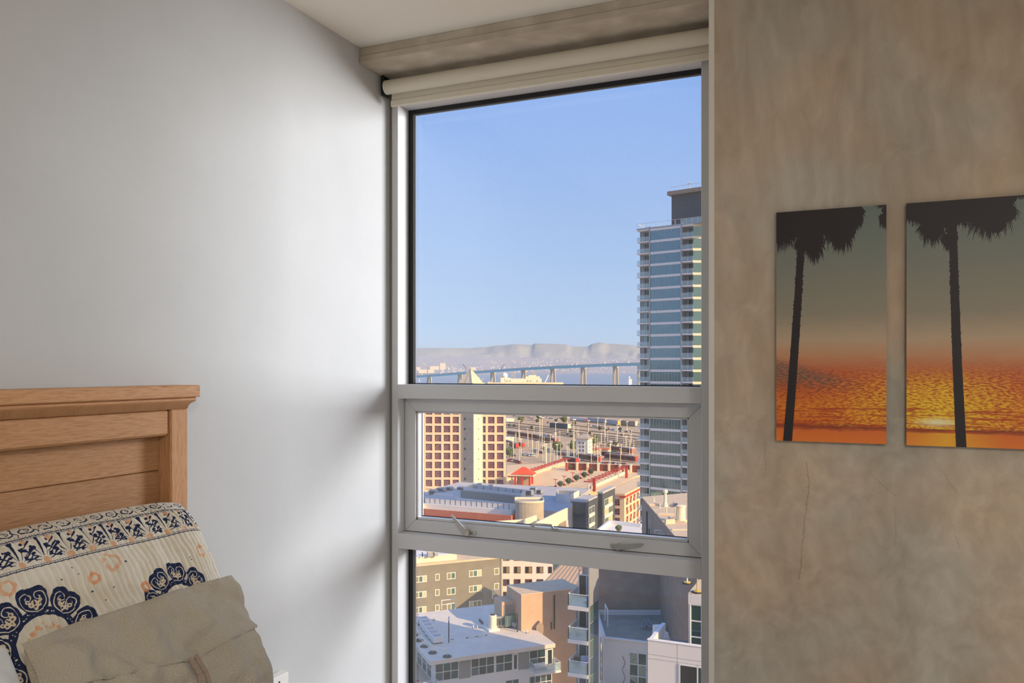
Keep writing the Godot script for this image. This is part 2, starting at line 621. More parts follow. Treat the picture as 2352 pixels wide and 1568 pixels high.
	span(st2, Vector3(-half + 0.01, -0.06, -0.028), Vector3(half, 0.005, -0.0265))
	build(st2, "fabric", M.shade_cloth, s)
	st2 = tool()
	span(st2, Vector3(-half + 0.006, -0.074, -0.034), Vector3(half, -0.046, -0.021), 0.004)
	build(st2, "hem_bar", M.shade_cloth, s)
	for e in [-1.0, 1.0]:
		st2 = tool()
		box(st2, Vector3(e * (half + 0.012), 0.008, -0.012), Vector3(0.012, 0.084, 0.05), 0.003)
		build(st2, "bracket", M.rubber, s)

func handle(called: String, foot: Vector3, tip: Vector3, parent: Node, side: float) -> void:
	var st := tool()
	box(st, Vector3(side * 0.006, -0.001, 0.002), Vector3(0.05, 0.016, 0.005), 0.002)
	build(st, "handle_plate", M.chrome, parent, foot)
	st = tool()
	tube(st, [Vector3(-side * 0.004, 0, 0), Vector3(-side * 0.004, 0, 0.026)], 0.0125, 20)
	var v := tip - foot
	var p0 := Vector3(-side * 0.004, 0, 0.02)
	var d := (v - p0).normalized()
	var wide := Vector3(0, 0, 1).cross(d).normalized()
	var nn := d.cross(wide).normalized()
	for k in 8:   # a blade tapering to its tip
		var s0 := k / 8.0
		var s1 := (k + 1) / 8.0
		var pp := []
		for s in [s0, s1]:
			var c: Vector3 = p0.lerp(v, s)
			var w: float = lerpf(0.0085, 0.0055, s) * (1.0 if s < 0.95 else 0.6)
			var t: float = lerpf(0.006, 0.0022, s)
			pp.append([c + wide * w + nn * t, c - wide * w + nn * t, c - wide * w - nn * t, c + wide * w - nn * t])
		for e in 4:
			var e2 := (e + 1) % 4
			var n: Vector3 = (pp[0][e] + pp[0][e2] - pp[0][(e + 2) % 4] - pp[0][(e + 3) % 4]).normalized()
			poly(st, [pp[0][e], pp[0][e2], pp[1][e2], pp[1][e]], n)
		if k == 7: poly(st, pp[1].duplicate(), d)
	build(st, called, M.chrome, parent, foot)

# ---------------------------------------------------------------- drawing on an image
func dab(im: Image, x: float, y: float, r: float, c: Color) -> void:
	for j in range(int(floor(y - r)), int(ceil(y + r)) + 1):
		if j < 0 or j >= im.get_height(): continue
		for i in range(int(floor(x - r)), int(ceil(x + r)) + 1):
			if i < 0 or i >= im.get_width(): continue
			var d := Vector2(i + 0.5 - x, j + 0.5 - y).length()
			if d <= r: im.set_pixel(i, j, im.get_pixel(i, j).lerp(c, clampf(r - d + 0.35, 0.0, 1.0) * c.a))

func stroke(im: Image, pts: Array, w0: float, w1: float, c: Color) -> void:
	for k in pts.size() - 1:
		var a: Vector2 = pts[k]
		var b: Vector2 = pts[k + 1]
		var n := maxi(1, int(a.distance_to(b) / maxf(0.8, minf(w0, w1) * 0.5)))
		for q in n + 1:
			var t := (k + float(q) / n) / (pts.size() - 1)
			var p := a.lerp(b, float(q) / n)
			dab(im, p.x, p.y, lerpf(w0, w1, t) * 0.5, c)

# ---------------------------------------------------------------- the bed
func wood(seed_: int, along_u: bool, tone := 1.0) -> StandardMaterial3D:
	var m := mat(Color(tone, tone, tone), 0.55, 0.0, 0.4)
	m.albedo_texture = noise_tex(seed_, 0.018, [c8(158, 112, 74), c8(190, 142, 99), c8(202, 154, 112), c8(183, 134, 92), c8(216, 172, 130)], 512, 5)
	m.normal_enabled = true
	m.normal_texture = noise_tex(seed_, 0.018, [], 512, 5, 3.0)
	m.normal_scale = 0.4
	m.uv1_scale = Vector3(0.9, 11.0, 1) if along_u else Vector3(11.0, 0.9, 1)
	m.uv1_offset = Vector3(seed_ * 0.37, seed_ * 0.21, 0)
	return m

func bed() -> void:
	var o := base("bed", Vector3(WALL_X, 0, -1.01))
	tag(o, "rustic honey pine bed with a planked headboard under a moulded cap", "bed")
	var hb := holder("headboard", o)
	var w1 := wood(41, true)
	var w2 := wood(42, true, 0.96)
	var w3 := wood(43, true, 0.92)
	var wv := wood(44, false, 1.03)
	var wc := wood(45, true, 1.04)
	var z0 := -0.798          # window end of the headboard, local
	var z1 := 0.798
	var hy := EYE
	var st := tool()   # moulded cap: band, bead and cove with returned ends
	span(st, Vector3(0.002, hy - 0.085, z0 - 0.018), Vector3(0.097, hy - 0.0507, z1 + 0.018), 0.003)
	build(st, "cap", wc, hb)
	st = tool()
	span(st, Vector3(0.002, hy - 0.0972, z0 - 0.012), Vector3(0.090, hy - 0.0852, z1 + 0.012), 0.004)
	build(st, "cap_bead", wc, hb)
	st = tool()
	var n := 6
	for k in n:
		var e := []
		for t in [float(k) / n, float(k + 1) / n]:
			var inw: float = 0.018 * sin(t * PI * 0.5)
			e.append([0.086 - inw, hy - 0.0972 - 0.021 * (1.0 - cos(t * PI * 0.5)) * 0.55 - 0.021 * t * 0.45, z0 - 0.010 + inw * 0.7, z1 + 0.010 - inw * 0.7])
		poly(st, [Vector3(e[0][0], e[0][1], e[0][2]), Vector3(e[0][0], e[0][1], e[0][3]), Vector3(e[1][0], e[1][1], e[1][3]), Vector3(e[1][0], e[1][1], e[1][2])], Vector3(0.6, -0.8, 0).normalized())
		for s in [2, 3]:
			poly(st, [Vector3(0.002, e[0][1], e[0][s]), Vector3(e[0][0], e[0][1], e[0][s]), Vector3(e[1][0], e[1][1], e[1][s]), Vector3(0.002, e[1][1], e[1][s])], Vector3(0, -0.7, -0.7 if s == 2 else 0.7))
	span(st, Vector3(0.002, hy - 0.1185, z0 + 0.004), Vector3(0.068, hy - 0.098, z1 - 0.004))
	build(st, "cove", wc, hb)
	for z in [z0, z1 - 0.064]:
		st = tool()
		span(st, Vector3(0.002, 0.0, z), Vector3(0.067, hy - 0.118, z + 0.064), 0.004)
		build(st, "post", wv, hb)
	st = tool()
	span(st, Vector3(0.03, hy - 0.192, z0 + 0.0655), Vector3(0.0615, hy - 0.118, z1 - 0.0655), 0.006)
	build(st, "top_rail", w1, hb)
	var y := hy - 0.190
	var mats := [w2, w3, w1]
	for k in 6:
		st = tool()
		span(st, Vector3(0.006, y - 0.103, z0 + 0.064), Vector3(0.0215 + (0.0012 if k % 2 else 0.0), y, z1 - 0.064), 0.0025)
		build(st, "plank", mats[k % 3], hb)
		y -= 0.1042
	# frame of the bed and its mattress
	for z in [z0 + 0.01, z1 - 0.045]:
		piece("side_rail", Vector3(0.067, 0.16, z), Vector3(2.08, 0.30, z + 0.035), w2, o, 0.004)
	piece("footboard", Vector3(2.08, 0.0, z0), Vector3(2.14, 0.42, z1), w3, o, 0.005)
	piece("mattress", Vector3(0.07, 0.27, z0 + 0.05), Vector3(2.06, 0.55, z1 - 0.05), mat(c8(225, 224, 220), 0.9), o, 0.04)
	# the quilt over the mattress, hanging down its sides
	var quilt := base("bedspread", Vector3(WALL_X + 1.07, 0.55, -1.01))
	tag(quilt, "pale blue grey quilted bedspread tucked over the mattress", "bedspread")
	st = tool()
	var hw := 0.80
	var prof := [Vector2(-hw - 0.012, -0.33), Vector2(-hw - 0.012, -0.05), Vector2(-hw - 0.006, -0.015), Vector2(-hw + 0.012, 0.012), Vector2(-hw + 0.04, 0.028), Vector2(0, 0.036), Vector2(hw - 0.04, 0.028), Vector2(hw - 0.012, 0.012), Vector2(hw + 0.006, -0.015), Vector2(hw + 0.012, -0.05), Vector2(hw + 0.012, -0.33)]
	for k in prof.size() - 1:
		var a: Vector2 = prof[k]
		var b: Vector2 = prof[k + 1]
		var d := (b - a).normalized()
		var nn := Vector3(0, d.x, -d.y)
		poly(st, [Vector3(-0.97, a.y, a.x), Vector3(0.97, a.y, a.x), Vector3(0.97, b.y, b.x), Vector3(-0.97, b.y, b.x)], nn)
		var ai := a - Vector2(-d.y, d.x) * 0.012
		var bi := b - Vector2(-d.y, d.x) * 0.012
		for x in [-0.97, 0.97]:
			poly(st, [Vector3(x, a.y, a.x), Vector3(x, b.y, b.x), Vector3(x, bi.y, bi.x), Vector3(x, ai.y, ai.x)], Vector3(signf(x), 0, 0))
	var qm := mat(c8(178, 184, 190), 0.95)
	qm.normal_enabled = true
	qm.normal_texture = noise_tex(52, 0.03, [], 256, 3, 4.0)
	qm.uv1_scale = Vector3(4, 30, 1)
	build(st, "cover", qm, quilt)
	# a white panel leaning at the wall between bed and window
	var box_o := base("storage_box", Vector3(WALL_X, 0, -2.12))
	tag(box_o, "plain white flat box standing against the wall between bed and window", "box")
	piece("board", Vector3(0.003, 0.0, -0.175), Vector3(0.037, 0.397, 0.17), mat(c8(240, 238, 232), 0.5), box_o, 0.002)
	var scr := tool()
	lathe(scr, [Vector2(0.0, 0.003), Vector2(0.003, 0.002), Vector2(0.0034, 0.0)], 10)
	var so := build(scr, "screw", M.steel_dark, box_o, Vector3(0.037, 0.377, -0.125))
	so.rotation_degrees.z = -90

# ---------------------------------------------------------------- pillows
func cushion(w: float, h: float, t: float, nu: int, nv: int, relief: Callable, ears := 0.0) -> SurfaceTool:
	# two bulging sides that meet in a seam; local x across, y up, z out; uv runs 0..1 over each side
	var st := tool()
	for side in [1.0, -1.0]:
		var pts := []
		for j in nv + 1:
			var row := []
			for i in nu + 1:
				var u := 2.0 * i / nu - 1.0
				var v := 1.0 - 2.0 * j / nv
				var e := pow(maxf(0.0, 1.0 - pow(absf(u), 3.6)), 0.55) * pow(maxf(0.0, 1.0 - pow(absf(v), 3.0)), 0.55)
				var pull := 1.0 - ears * (1.0 - pow(absf(v), 4.0)) * 0.5
				var pull2 := 1.0 - ears * (1.0 - pow(absf(u), 4.0)) * 0.5
				# corners are a little round
				var cr := 1.0 - 0.075 * pow(absf(u * v), 4.0)
				var p := Vector3(u * w * 0.5 * pull * cr, v * h * 0.5 * pull2 * cr, side * e * t * 0.5)
				if side > 0: p += relief.call(p.x, p.y) * clampf(e * 2.0, 0.0, 1.0)
				row.append(p)
			pts.append(row)
		for j in nv:
			for i in nu:
				var q := [[j, i], [j, i + 1], [j + 1, i + 1], [j + 1, i]]
				var order := [0, 1, 2, 0, 2, 3] if side > 0 else [0, 2, 1, 0, 3, 2]
				for k in order:
					st.set_smooth_group(0 if side > 0 else 1)
					st.set_uv(Vector2(float(q[k][1]) / nu, float(q[k][0]) / nv))
					st.add_vertex(pts[q[k][0]][q[k][1]])
	st.generate_normals()
	return st

func lean(called: String, mid: Vector3, lean_degrees: float, turn := 0.0) -> Node3D:   # faces the room, leans back
	var o := base(called, mid)
	var y := Vector3(-sin(deg_to_rad(lean_degrees)), cos(deg_to_rad(lean_degrees)), 0)
	var x := Vector3(0, 0, -1)
	o.basis = Basis(Vector3.UP, deg_to_rad(turn)) * Basis(x, y, x.cross(y))
	return o

func linen_mat(a: Color, b: Color, seed_: int) -> StandardMaterial3D:
	var m := mat(Color.WHITE, 0.95, 0.0, 0.2)
	m.albedo_texture = noise_tex(seed_, 0.12, [a, a.lerp(b, 0.5), b], 512, 4)
	m.normal_enabled = true
	m.normal_texture = noise_tex(seed_ + 1, 0.16, [], 512, 3, 2.0)
	m.normal_scale = 0.5
	m.uv1_scale = Vector3(2.2, 1.4, 1)
	m.rim_enabled = true
	m.rim = 0.15
	return m

func pillows() -> void:
	var wob := FastNoiseLite.new()
	wob.seed = 61
	wob.frequency = 5.0
	wob.fractal_octaves = 3
	# quilted sham
	var w := 0.70
	var h := 0.56
	var sham := lean("quilted_pillow", Vector3(-1.672, EYE - 0.612, -1.428), 29.0)
	tag(sham, "large quilted pillow with navy floral border and medallions against the headboard", "pillow")
	var sp := 0.0165
	var quilting := func(x: float, y: float) -> Vector3:
		var s: float = x + y * 0.10 + wob.get_noise_2d(x * 0.5, y * 0.8) * 0.014
		var ridge: float = pow(absf(sin(PI * s / sp)), 0.6)
		var puff: float = wob.get_noise_2d(x * 6.0 + 30.0, y * 3.0)
		return Vector3(0, 0, ridge * (0.0062 + 0.003 * puff) + wob.get_noise_2d(x * 0.7 + 9.0, y * 0.7) * 0.014)
	var sm := image_mat(sham_print(sham, w, h), 0.92)
	sm.metallic_specular = 0.2
	build(cushion(w, h, 0.15, 300, 150, quilting, 0.02), "cover", sm, sham)
	# lumbar pillow of washed linen with an envelope flap and ties
	var lw := 0.60
	var lh := 0.335
	var lp := lean("linen_pillow", Vector3(-1.470, EYE - 0.685, -1.388), 31.0)
	tag(lp, "taupe linen pillow with a buttoned envelope flap and hanging tie", "pillow")
	lp.set_meta("label", "taupe linen pillow with an envelope flap and hanging tie strips")
	var folds := func(x: float, y: float) -> Vector3:
		var f: float = wob.get_noise_2d(x * 1.1 + y * 0.7, y * 0.9 - x * 0.5 + 20.0) * 0.030
		f += wob.get_noise_2d((x - y) * 2.6, (x + y) * 0.7 + 50.0) * 0.010
		return Vector3(0, wob.get_noise_2d(x * 0.7, 80.0) * 0.02, f)
	var lm := linen_mat(c8(162, 153, 136), c8(200, 193, 178), 71)
	build(cushion(lw, lh, 0.11, 90, 60, folds, 0.05), "cover", lm, lp)
	var hem := [on_plane(lp, 180, 1568, 2, 0.066), on_plane(lp, 450, 1513, 2, 0.068), on_plane(lp, 548, 1460, 2, 0.05)]
	var hem_y := func(x: float) -> float:
		var k: float = clampf((x - hem[0].x) / (hem[1].x - hem[0].x), -1.0, 1.0)
		if x < hem[1].x: return lerpf(hem[0].y, hem[1].y, k)
		return lerpf(hem[1].y, hem[2].y, pow(clampf((x - hem[1].x) / (hem[2].x - hem[1].x), 0.0, 1.4), 0.85))
	var st := tool()
	var nu := 80
	var nv := 24
	var rows := []
	for j in nv + 1:
		var row := []
		for i in nu + 1:
			var u := 2.0 * i / nu - 1.0
			var x := u * lw * 0.5 * 0.965
			var y: float = lerpf(lh * 0.5 * 0.93, hem_y.call(x), float(j) / nv)
			var v := y / (lh * 0.5)
			var e := pow(maxf(0.0, 1.0 - pow(absf(u * 0.965), 3.6)), 0.55) * pow(maxf(0.0, 1.0 - pow(absf(v), 3.0)), 0.55)
			var p: Vector3 = Vector3(x, y, e * 0.055 + 0.0025 + 0.0035 * (1.0 if j >= nv - 1 else 0.0)) + folds.call(x, y) * Vector3(0, 0, 1) * clampf(e * 2.0, 0.0, 1.0)
			if j == nv: p.z -= 0.005
			row.append(p)
		rows.append(row)
	for j in nv:
		for i in nu:
			for k in [[j, i], [j, i + 1], [j + 1, i + 1], [j, i], [j + 1, i + 1], [j + 1, i]]:
				st.set_smooth_group(0)
				st.set_uv(Vector2(float(k[1]) / nu, float(k[0]) / nv * 0.7))
				st.add_vertex(rows[k[0]][k[1]])
	st.generate_normals()
	build(st, "flap", lm, lp)
	for s in [[438, 1516, 468, 1590], [452, 1508, 486, 1590]]:
		var a := on_plane(lp, s[0], s[1], 2, 0.076)
		var b := on_plane(lp, s[2], s[3], 2, 0.078)
		st = tool()
		var m1 := a.lerp(b, 0.5) + Vector3(0.004, 0, 0.004)
		bar(st, a + Vector3(0, 0.006, 0), m1, 0.002, 0.011)
		bar(st, m1, b, 0.002, 0.011)
		build(st, "tie", linen_mat(c8(150, 128, 112), c8(172, 152, 138), 75), lp)
	# a white pillow beside it
	var wp := lean("white_pillow", Vector3(-1.40, EYE - 0.676, -0.80), 27.0, -8.0)
	tag(wp, "crumpled white cotton pillow beside the taupe linen one", "pillow")
	var crumple := func(x: float, y: float) -> Vector3:
		return Vector3(0, 0, wob.get_noise_2d(x * 1.4 + 70.0, y * 1.4) * 0.02)
	build(cushion(0.42, 0.40, 0.11, 60, 50, crumple, 0.04), "cover", linen_mat(c8(214, 218, 216), c8(232, 234, 232), 81), wp)

func sham_print(o: Node3D, w: float, h: float) -> Image:
	var pw := 1200
	var ph := int(pw * h / w)
	var k := pw / w   # pixels per metre
	var im := Image.create(pw, ph, false, Image.FORMAT_RGB8)
	var n := FastNoiseLite.new()
	n.seed = 9
	n.frequency = 0.004
	n.fractal_octaves = 4
	for j in ph:
		for i in pw:
			var t := clampf(0.5 + n.get_noise_2d(i, j) * 0.9, 0.0, 1.0)
			im.set_pixel(i, j, c8(218, 209, 190).lerp(c8(232, 228, 216), t))
	var navy := c8(46, 54, 84)
	var soft := Color(navy, 0.8)
	var cream := c8(228, 220, 200)
	var peach := Color(c8(222, 150, 104), 0.55)
	var rng := RandomNumberGenerator.new()
	rng.seed = 4
	var px := func(x: float, y: float) -> Vector2: return Vector2((x + w * 0.5) * k, (h * 0.5 - y) * k)
	# border: scrolls, a dashed double line, flowers, and a closing line
	var y_line0 := 0.042
	var y_line1 := 0.120
	for s in 2:
		var yy: float = [y_line0, y_line1][s] * k
		for i in range(0, pw, 2):
			dab(im, i, yy, 2.2, navy)
			dab(im, i, yy - 8.0 if s == 1 else yy + 8.0, 1.3, soft)
			if i % 8 == 0: stroke(im, [Vector2(i, yy - 9), Vector2(i, yy + (0 if s == 1 else 9))], 1.6, 1.6, soft)
	for m in 16:
		var x0 := m * pw / 15.0
		var c := Vector2(x0, 0.021 * k)
		var lobe := []
		for q in 26:
			var t := q / 25.0 * TAU * 1.25
			var r := lerpf(24.0, 6.0, q / 25.0)
			lobe.append(c + Vector2(cos(t) * r * 1.35, sin(t) * r * 0.8))
		stroke(im, lobe, 6.0, 3.0, navy)
		for q in 7: dab(im, c.x + cos(q * 0.9) * 5.0, c.y + sin(q * 0.9) * 4.0, 1.6, navy)
		stroke(im, [c + Vector2(40, -26), c + Vector2(30, -4), c + Vector2(44, 14), c + Vector2(36, 30)], 5.0, 2.0, navy)
		for q in 8: dab(im, x0 + rng.randf_range(-34, 34), 0.021 * k + rng.randf_range(-26, 30), rng.randf_range(1.2, 2.6), soft)
	for m in 13:
		var c := Vector2(m * pw / 12.0 + 24, (y_line1 - 0.008) * k)
		dab(im, c.x, c.y - 6, 15, peach)
		dab(im, c.x + 48, (y_line0 + 0.012) * k, 13, peach)
		for q in 7:
			var a := PI * (0.08 + 0.14 * q)
			var d := Vector2(-cos(a), -sin(a))
			stroke(im, [c + d * 22 + Vector2(0, -6), c + d * (74 if q % 2 == 0 else 96) + Vector2(0, -8)], 2.2, 7.5 if q % 2 == 0 else 10.0, navy)
			if q % 2: dab(im, c.x + d.x * 100, c.y + d.y * 100 - 6, 8.5, navy)
		for q in 3:   # leafy sprays between the flowers
			var b := c + Vector2(50 + rng.randf_range(-9, 9), -26 - q * 30)
			stroke(im, [b + Vector2(-18, 14), b, b + Vector2(16, -16)], 3.0, 8.0, navy)
			dab(im, b.x - 15, b.y - 8, 6.5, navy)
			dab(im, b.x + 15, b.y + 10, 6.0, navy)
	# medallions: rings of heart-shaped scrolls
	for md in [[112, 1476, 0.108, 9, 0.0], [420, 1392, 0.098, 9, 0.2], [760, 1480, 0.1, 9, 0.0]]:
		var lc := on_plane(o, md[0], md[1], 2, 0.07)
		var c: Vector2 = px.call(lc.x, lc.y)
		var big: float = md[2] * k
		var count: int = md[3]
		for q in 40:   # ring of peach strokes inside
			var a := TAU * q / 40.0
			dab(im, c.x + cos(a) * big * rng.randf_range(0.3, 0.42), c.y + sin(a) * big * rng.randf_range(0.3, 0.42), rng.randf_range(5, 12), Color(c8(226, 140, 76), 0.35))
		for q in 160:
			var a := TAU * q / 160.0
			dab(im, c.x + cos(a) * big * 0.66, c.y + sin(a) * big * 0.66, big * 0.085, navy)
		for q in 72:
			var a := TAU * q / 72.0 + 0.03
			dab(im, c.x + cos(a) * big * rng.randf_range(0.62, 0.70), c.y + sin(a) * big * rng.randf_range(0.62, 0.70), rng.randf_range(1.8, 4.2), cream)
		for q in count:
			var a: float = TAU * q / count - PI * 0.5 + md[4]
			var out_ := Vector2(cos(a), sin(a))
			var tan_ := Vector2(-out_.y, out_.x)
			var pc := c + out_ * big * 0.92
			var r := big * 0.30
			for e in [[-0.46, 0.34, 0.60], [0.46, 0.34, 0.60], [0.0, -0.1, 0.92], [-0.25, 0.1, 0.8], [0.25, 0.1, 0.8]]:
				var pp: Vector2 = pc + tan_ * e[0] * r + out_ * e[1] * r
				dab(im, pp.x, pp.y, e[2] * r, navy)
			for s in [-1.0, 1.0]:   # cream scrolls: from the point of the heart round the side and curling in
				var line := []
				for u in 12:
					var t := u / 11.0
					var aa := lerpf(-PI * 0.5, PI * 0.15, t)
					line.append(pc + tan_ * s * cos(aa) * r * 0.80 + out_ * (sin(aa) * r * 0.82 + r * 0.02))
				for u in 22:
					var t := u / 21.0
					var aa := lerpf(PI * 0.05, PI * 2.2, t)
					var rr := lerpf(0.42, 0.10, t) * r
					line.append(pc + tan_ * s * (0.37 * r + cos(aa) * rr) + out_ * (0.2 * r + sin(aa) * rr))
				stroke(im, line, r * 0.075, r * 0.06, cream)
			for e in [[0, -0.42, 0.20], [-0.26, -0.30, 0.20], [0.26, -0.30, 0.20], [-0.42, -0.06, 0.15], [0.42, -0.06, 0.15], [0, -0.12, 0.15], [0, -0.6, 0.12]]:
				var pp: Vector2 = pc + tan_ * e[0] * r + out_ * e[1] * r
				dab(im, pp.x, pp.y, e[2] * r, c8(222, 205, 178))
			for e in [[-0.27, -0.32], [0.27, -0.32], [0.0, -0.46], [-0.42, -0.06], [0.42, -0.06]]:
				var pp: Vector2 = pc + tan_ * e[0] * r + out_ * e[1] * r
				dab(im, pp.x, pp.y, r * 0.055, navy)
			stroke(im, [pc + out_ * r * -0.02, pc + out_ * r * -0.26], r * 0.05, r * 0.10, navy)
	# scattered peach blossoms and small marks
	for f in [[250, 1292, 0.022], [466, 1262, 0.016], [210, 1330, 0.012], [20, 1345, 0.016], [330, 1350, 0.012]]:
		var lc := on_plane(o, f[0], f[1], 2, 0.07)
		var c: Vector2 = px.call(lc.x, lc.y)
		for q in 30:
			var a := TAU * q / 30.0
			dab(im, c.x + cos(a) * f[2] * k * rng.randf_range(0.7, 1.1), c.y + sin(a) * f[2] * k * rng.randf_range(0.7, 1.1), rng.randf_range(4, 10), Color(c8(228, 158, 112), 0.38))
	for q in 60:
		var c := Vector2(rng.randf() * pw, rng.randf_range(0.14, 0.9) * ph)
		if q % 3 == 0: stroke(im, [c, c + Vector2(5, 3)], 7.0, 2.0, c8(70, 88, 100))
		else: dab(im, c.x, c.y, rng.randf_range(2.0, 4.0), Color(c8(80, 84, 100), 0.8))
	return im

# ---------------------------------------------------------------- the two prints on the concrete wall
func palm_prints() -> void:
	var front := CONCRETE_Z + 0.02
	for s in 2:
		var tl := on_z([1783, 2082][s], [488, 467][s], front)
		var br := on_z(2036, 1020, front)
		var size := Vector2(br.x - tl.x, tl.y - br.y)
		if s == 0:
			cache.print_size = size
		else:
			size = cache.print_size
		var o := base("palm_print", Vector3(tl.x + size.x * 0.5, tl.y - size.y * 0.5, CONCRETE_Z))
		tag(o, ["unframed sunset print of a palm with a dark cloud beside its leaning trunk", "unframed sunset print of a palm with the glowing sun beside its trunk"][s], "picture")
		var st := tool()
		span(st, Vector3(-size.x * 0.5, -size.y * 0.5, 0.001), Vector3(size.x * 0.5, size.y * 0.5, 0.0195), 0.001)
		build(st, "panel", mat(c8(40, 34, 32), 0.6), o)
		st = tool()
		var c := [Vector3(-size.x * 0.5, size.y * 0.5, 0.0197), Vector3(size.x * 0.5, size.y * 0.5, 0.0197), Vector3(size.x * 0.5, -size.y * 0.5, 0.0197), Vector3(-size.x * 0.5, -size.y * 0.5, 0.0197)]
		var uv := [Vector2(0, 0), Vector2(1, 0), Vector2(1, 1), Vector2(0, 1)]
		for k in [0, 1, 2, 0, 2, 3]:
			st.set_normal(Vector3.BACK)
			st.set_uv(uv[k])
			st.add_vertex(c[k])
		build(st, "printed_face", image_mat(palm_print(s), 0.5), o)

func palm_print(s: int) -> Image:
	var w := 420
	var h := 940
	var im := Image.create(w, h, false, Image.FORMAT_RGB8)
	var n := FastNoiseLite.new()
	n.seed = 14
	n.frequency = 0.03
	n.fractal_octaves = 4
	var g := Gradient.new()
	g.offsets = PackedFloat32Array([0.0, 0.25, 0.45, 0.56, 0.63, 0.70, 0.76, 0.84, 0.915, 0.932, 0.95, 1.0])
	g.colors = PackedColorArray([c8(112, 126, 122), c8(134, 138, 128), c8(156, 148, 130), c8(196, 172, 144), c8(206, 150, 112), c8(206, 106, 64), c8(214, 98, 44), c8(236, 138, 36), c8(236, 130, 34), c8(146, 60, 36), c8(232, 118, 44), c8(242, 130, 48)])
	for j in h:
		var v := float(j) / h
		for i in w:
			var u := float(i) / w + s * 1.16
			var x := u * 480.0
			var jj := j * 1.15
			var fine := n.get_noise_2d(x * 1.1 + sin(jj * 0.03) * 14.0, jj * 4.6 + x * 0.35 * (1.0 - 0.6 * u))
			var sk := n.get_noise_2d(x * 0.25 + 300.0, jj * 0.7)
			var c := g.sample(clampf(v + sk * 0.010, 0, 1))
			var sun := Vector2((u - 1.42) * 0.9, (v - 0.865) * 2.6).length()   # the sun belongs to the printed picture
			if v > 0.62 and v < 0.93:
				var band := smoothstep(0.64, 0.76, v)
				c = c.lerp(c8(255, 214, 44), clampf((0.78 - sun) * 1.25 + fine * 0.9, 0.0, 1.0) * band)
				c = c.lerp(c8(170, 62, 26), clampf(-fine * 1.7 - 0.12 + sun * 0.15, 0.0, 0.6) * band)
				var streak := n.get_noise_2d(x * 0.12, jj * 2.6 + 700.0)
				if v > 0.84: c = c.lerp(c8(184, 66, 24), clampf(streak * 2.4 - 0.1, 0.0, 0.8))
				var core := Vector2((u - 1.42) * 0.9, (v - 0.902) * 9.0).length()
				c = c.lerp(c8(255, 246, 196), clampf(0.24 - core, 0.0, 0.2) * 5.0)
			if v >= 0.945: c = c.lerp(c8(255, 206, 48), clampf(0.75 - absf(u - 1.5) * 1.6, 0.0, 0.75))
			var cloud := smoothstep(0.0, 0.05, v - (0.625 + u * 0.13 + fine * 0.012)) * (1.0 - smoothstep(0.70, 0.80, v + fine * 0.06)) * (1.0 - smoothstep(0.40, 1.0, u))
			c = c.lerp(c8(104, 92, 84).lerp(c8(196, 122, 88), clampf(fine * 1.3 + 0.3, 0.0, 1.0)), cloud * 0.85)
			im.set_pixel(i, j, c)
	# palm: ragged trunk and hanging fans, printed black
	var ink := c8(34, 26, 32)
	var rng := RandomNumberGenerator.new()
	rng.seed = 20 + s
	var t0 := Vector2(0.235, 0.14) if s == 0 else Vector2(0.385, 0.09)
	var t1 := Vector2(0.105, 1.01) if s == 0 else Vector2(0.455, 1.01)
	for q in 560:
		var t := q / 559.0
		var bend := 0.018 * sin(t * PI)
		var p := Vector2(lerpf(t0.x, t1.x, t) + bend * (0.4 if s == 0 else -0.4), lerpf(t0.y, t1.y, t))
		dab(im, p.x * w + rng.randf_range(-0.8, 0.8), p.y * h, lerpf(0.031, 0.042, t) * w, ink)
		if rng.randf() < 0.2: dab(im, (p.x + (0.033 if rng.randf() < 0.5 else -0.033)) * w, p.y * h, rng.randf_range(2.0, 4.0), ink)
	# each fan: centre, reach across, reach down
	var fans := []
	if s == 0: fans = [[0.16, 0.04, 0.26, 0.11], [0.34, 0.04, 0.30, 0.12], [0.52, 0.05, 0.26, 0.13], [0.06, 0.08, 0.16, 0.10], [0.60, 0.11, 0.14, 0.09], [0.36, 0.15, 0.10, 0.09], [0.24, 0.14, 0.08, 0.06], [0.70, 0.01, 0.13, 0.05], [0.74, 0.05, 0.06, 0.05], [0.99, 0.05, 0.06, 0.05], [1.02, -0.01, 0.14, 0.025]]
	else: fans = [[0.30, 0.03, 0.28, 0.12], [0.56, 0.02, 0.30, 0.12], [0.74, 0.04, 0.18, 0.12], [0.06, 0.02, 0.16, 0.08], [0.22, 0.10, 0.14, 0.09], [0.66, 0.08, 0.17, 0.10], [0.34, 0.15, 0.05, 0.05], [0.92, -0.01, 0.14, 0.02], [0.48, 0.06, 0.08, 0.05]]
	for f in fans:
		for q in 170:
			var a := rng.randf_range(-0.25, PI + 0.25)
			var ln := rng.randf_range(0.62, 1.08)
			var c := Vector2(f[0] + rng.randf_range(-0.3, 0.3) * f[2], f[1] + rng.randf_range(-0.2, 0.1) * f[3])
			var tip := c + Vector2(cos(a) * f[2] * 0.8, absf(sin(a)) * f[3] * 0.85 + 0.012) * ln
			var mid := c.lerp(tip, 0.55) + Vector2(cos(a) * 0.01, -0.008)
			stroke(im, [c * Vector2(w, h), mid * Vector2(w, h), tip * Vector2(w, h)], 8.0, 0.9, ink)
		for q in 9: dab(im, (f[0] + rng.randf_range(-0.5, 0.5) * f[2]) * w, (f[1] + rng.randf_range(-0.6, 0.35) * f[3]) * h, minf(f[2] * w, f[3] * h) * 0.4, ink)
	return im

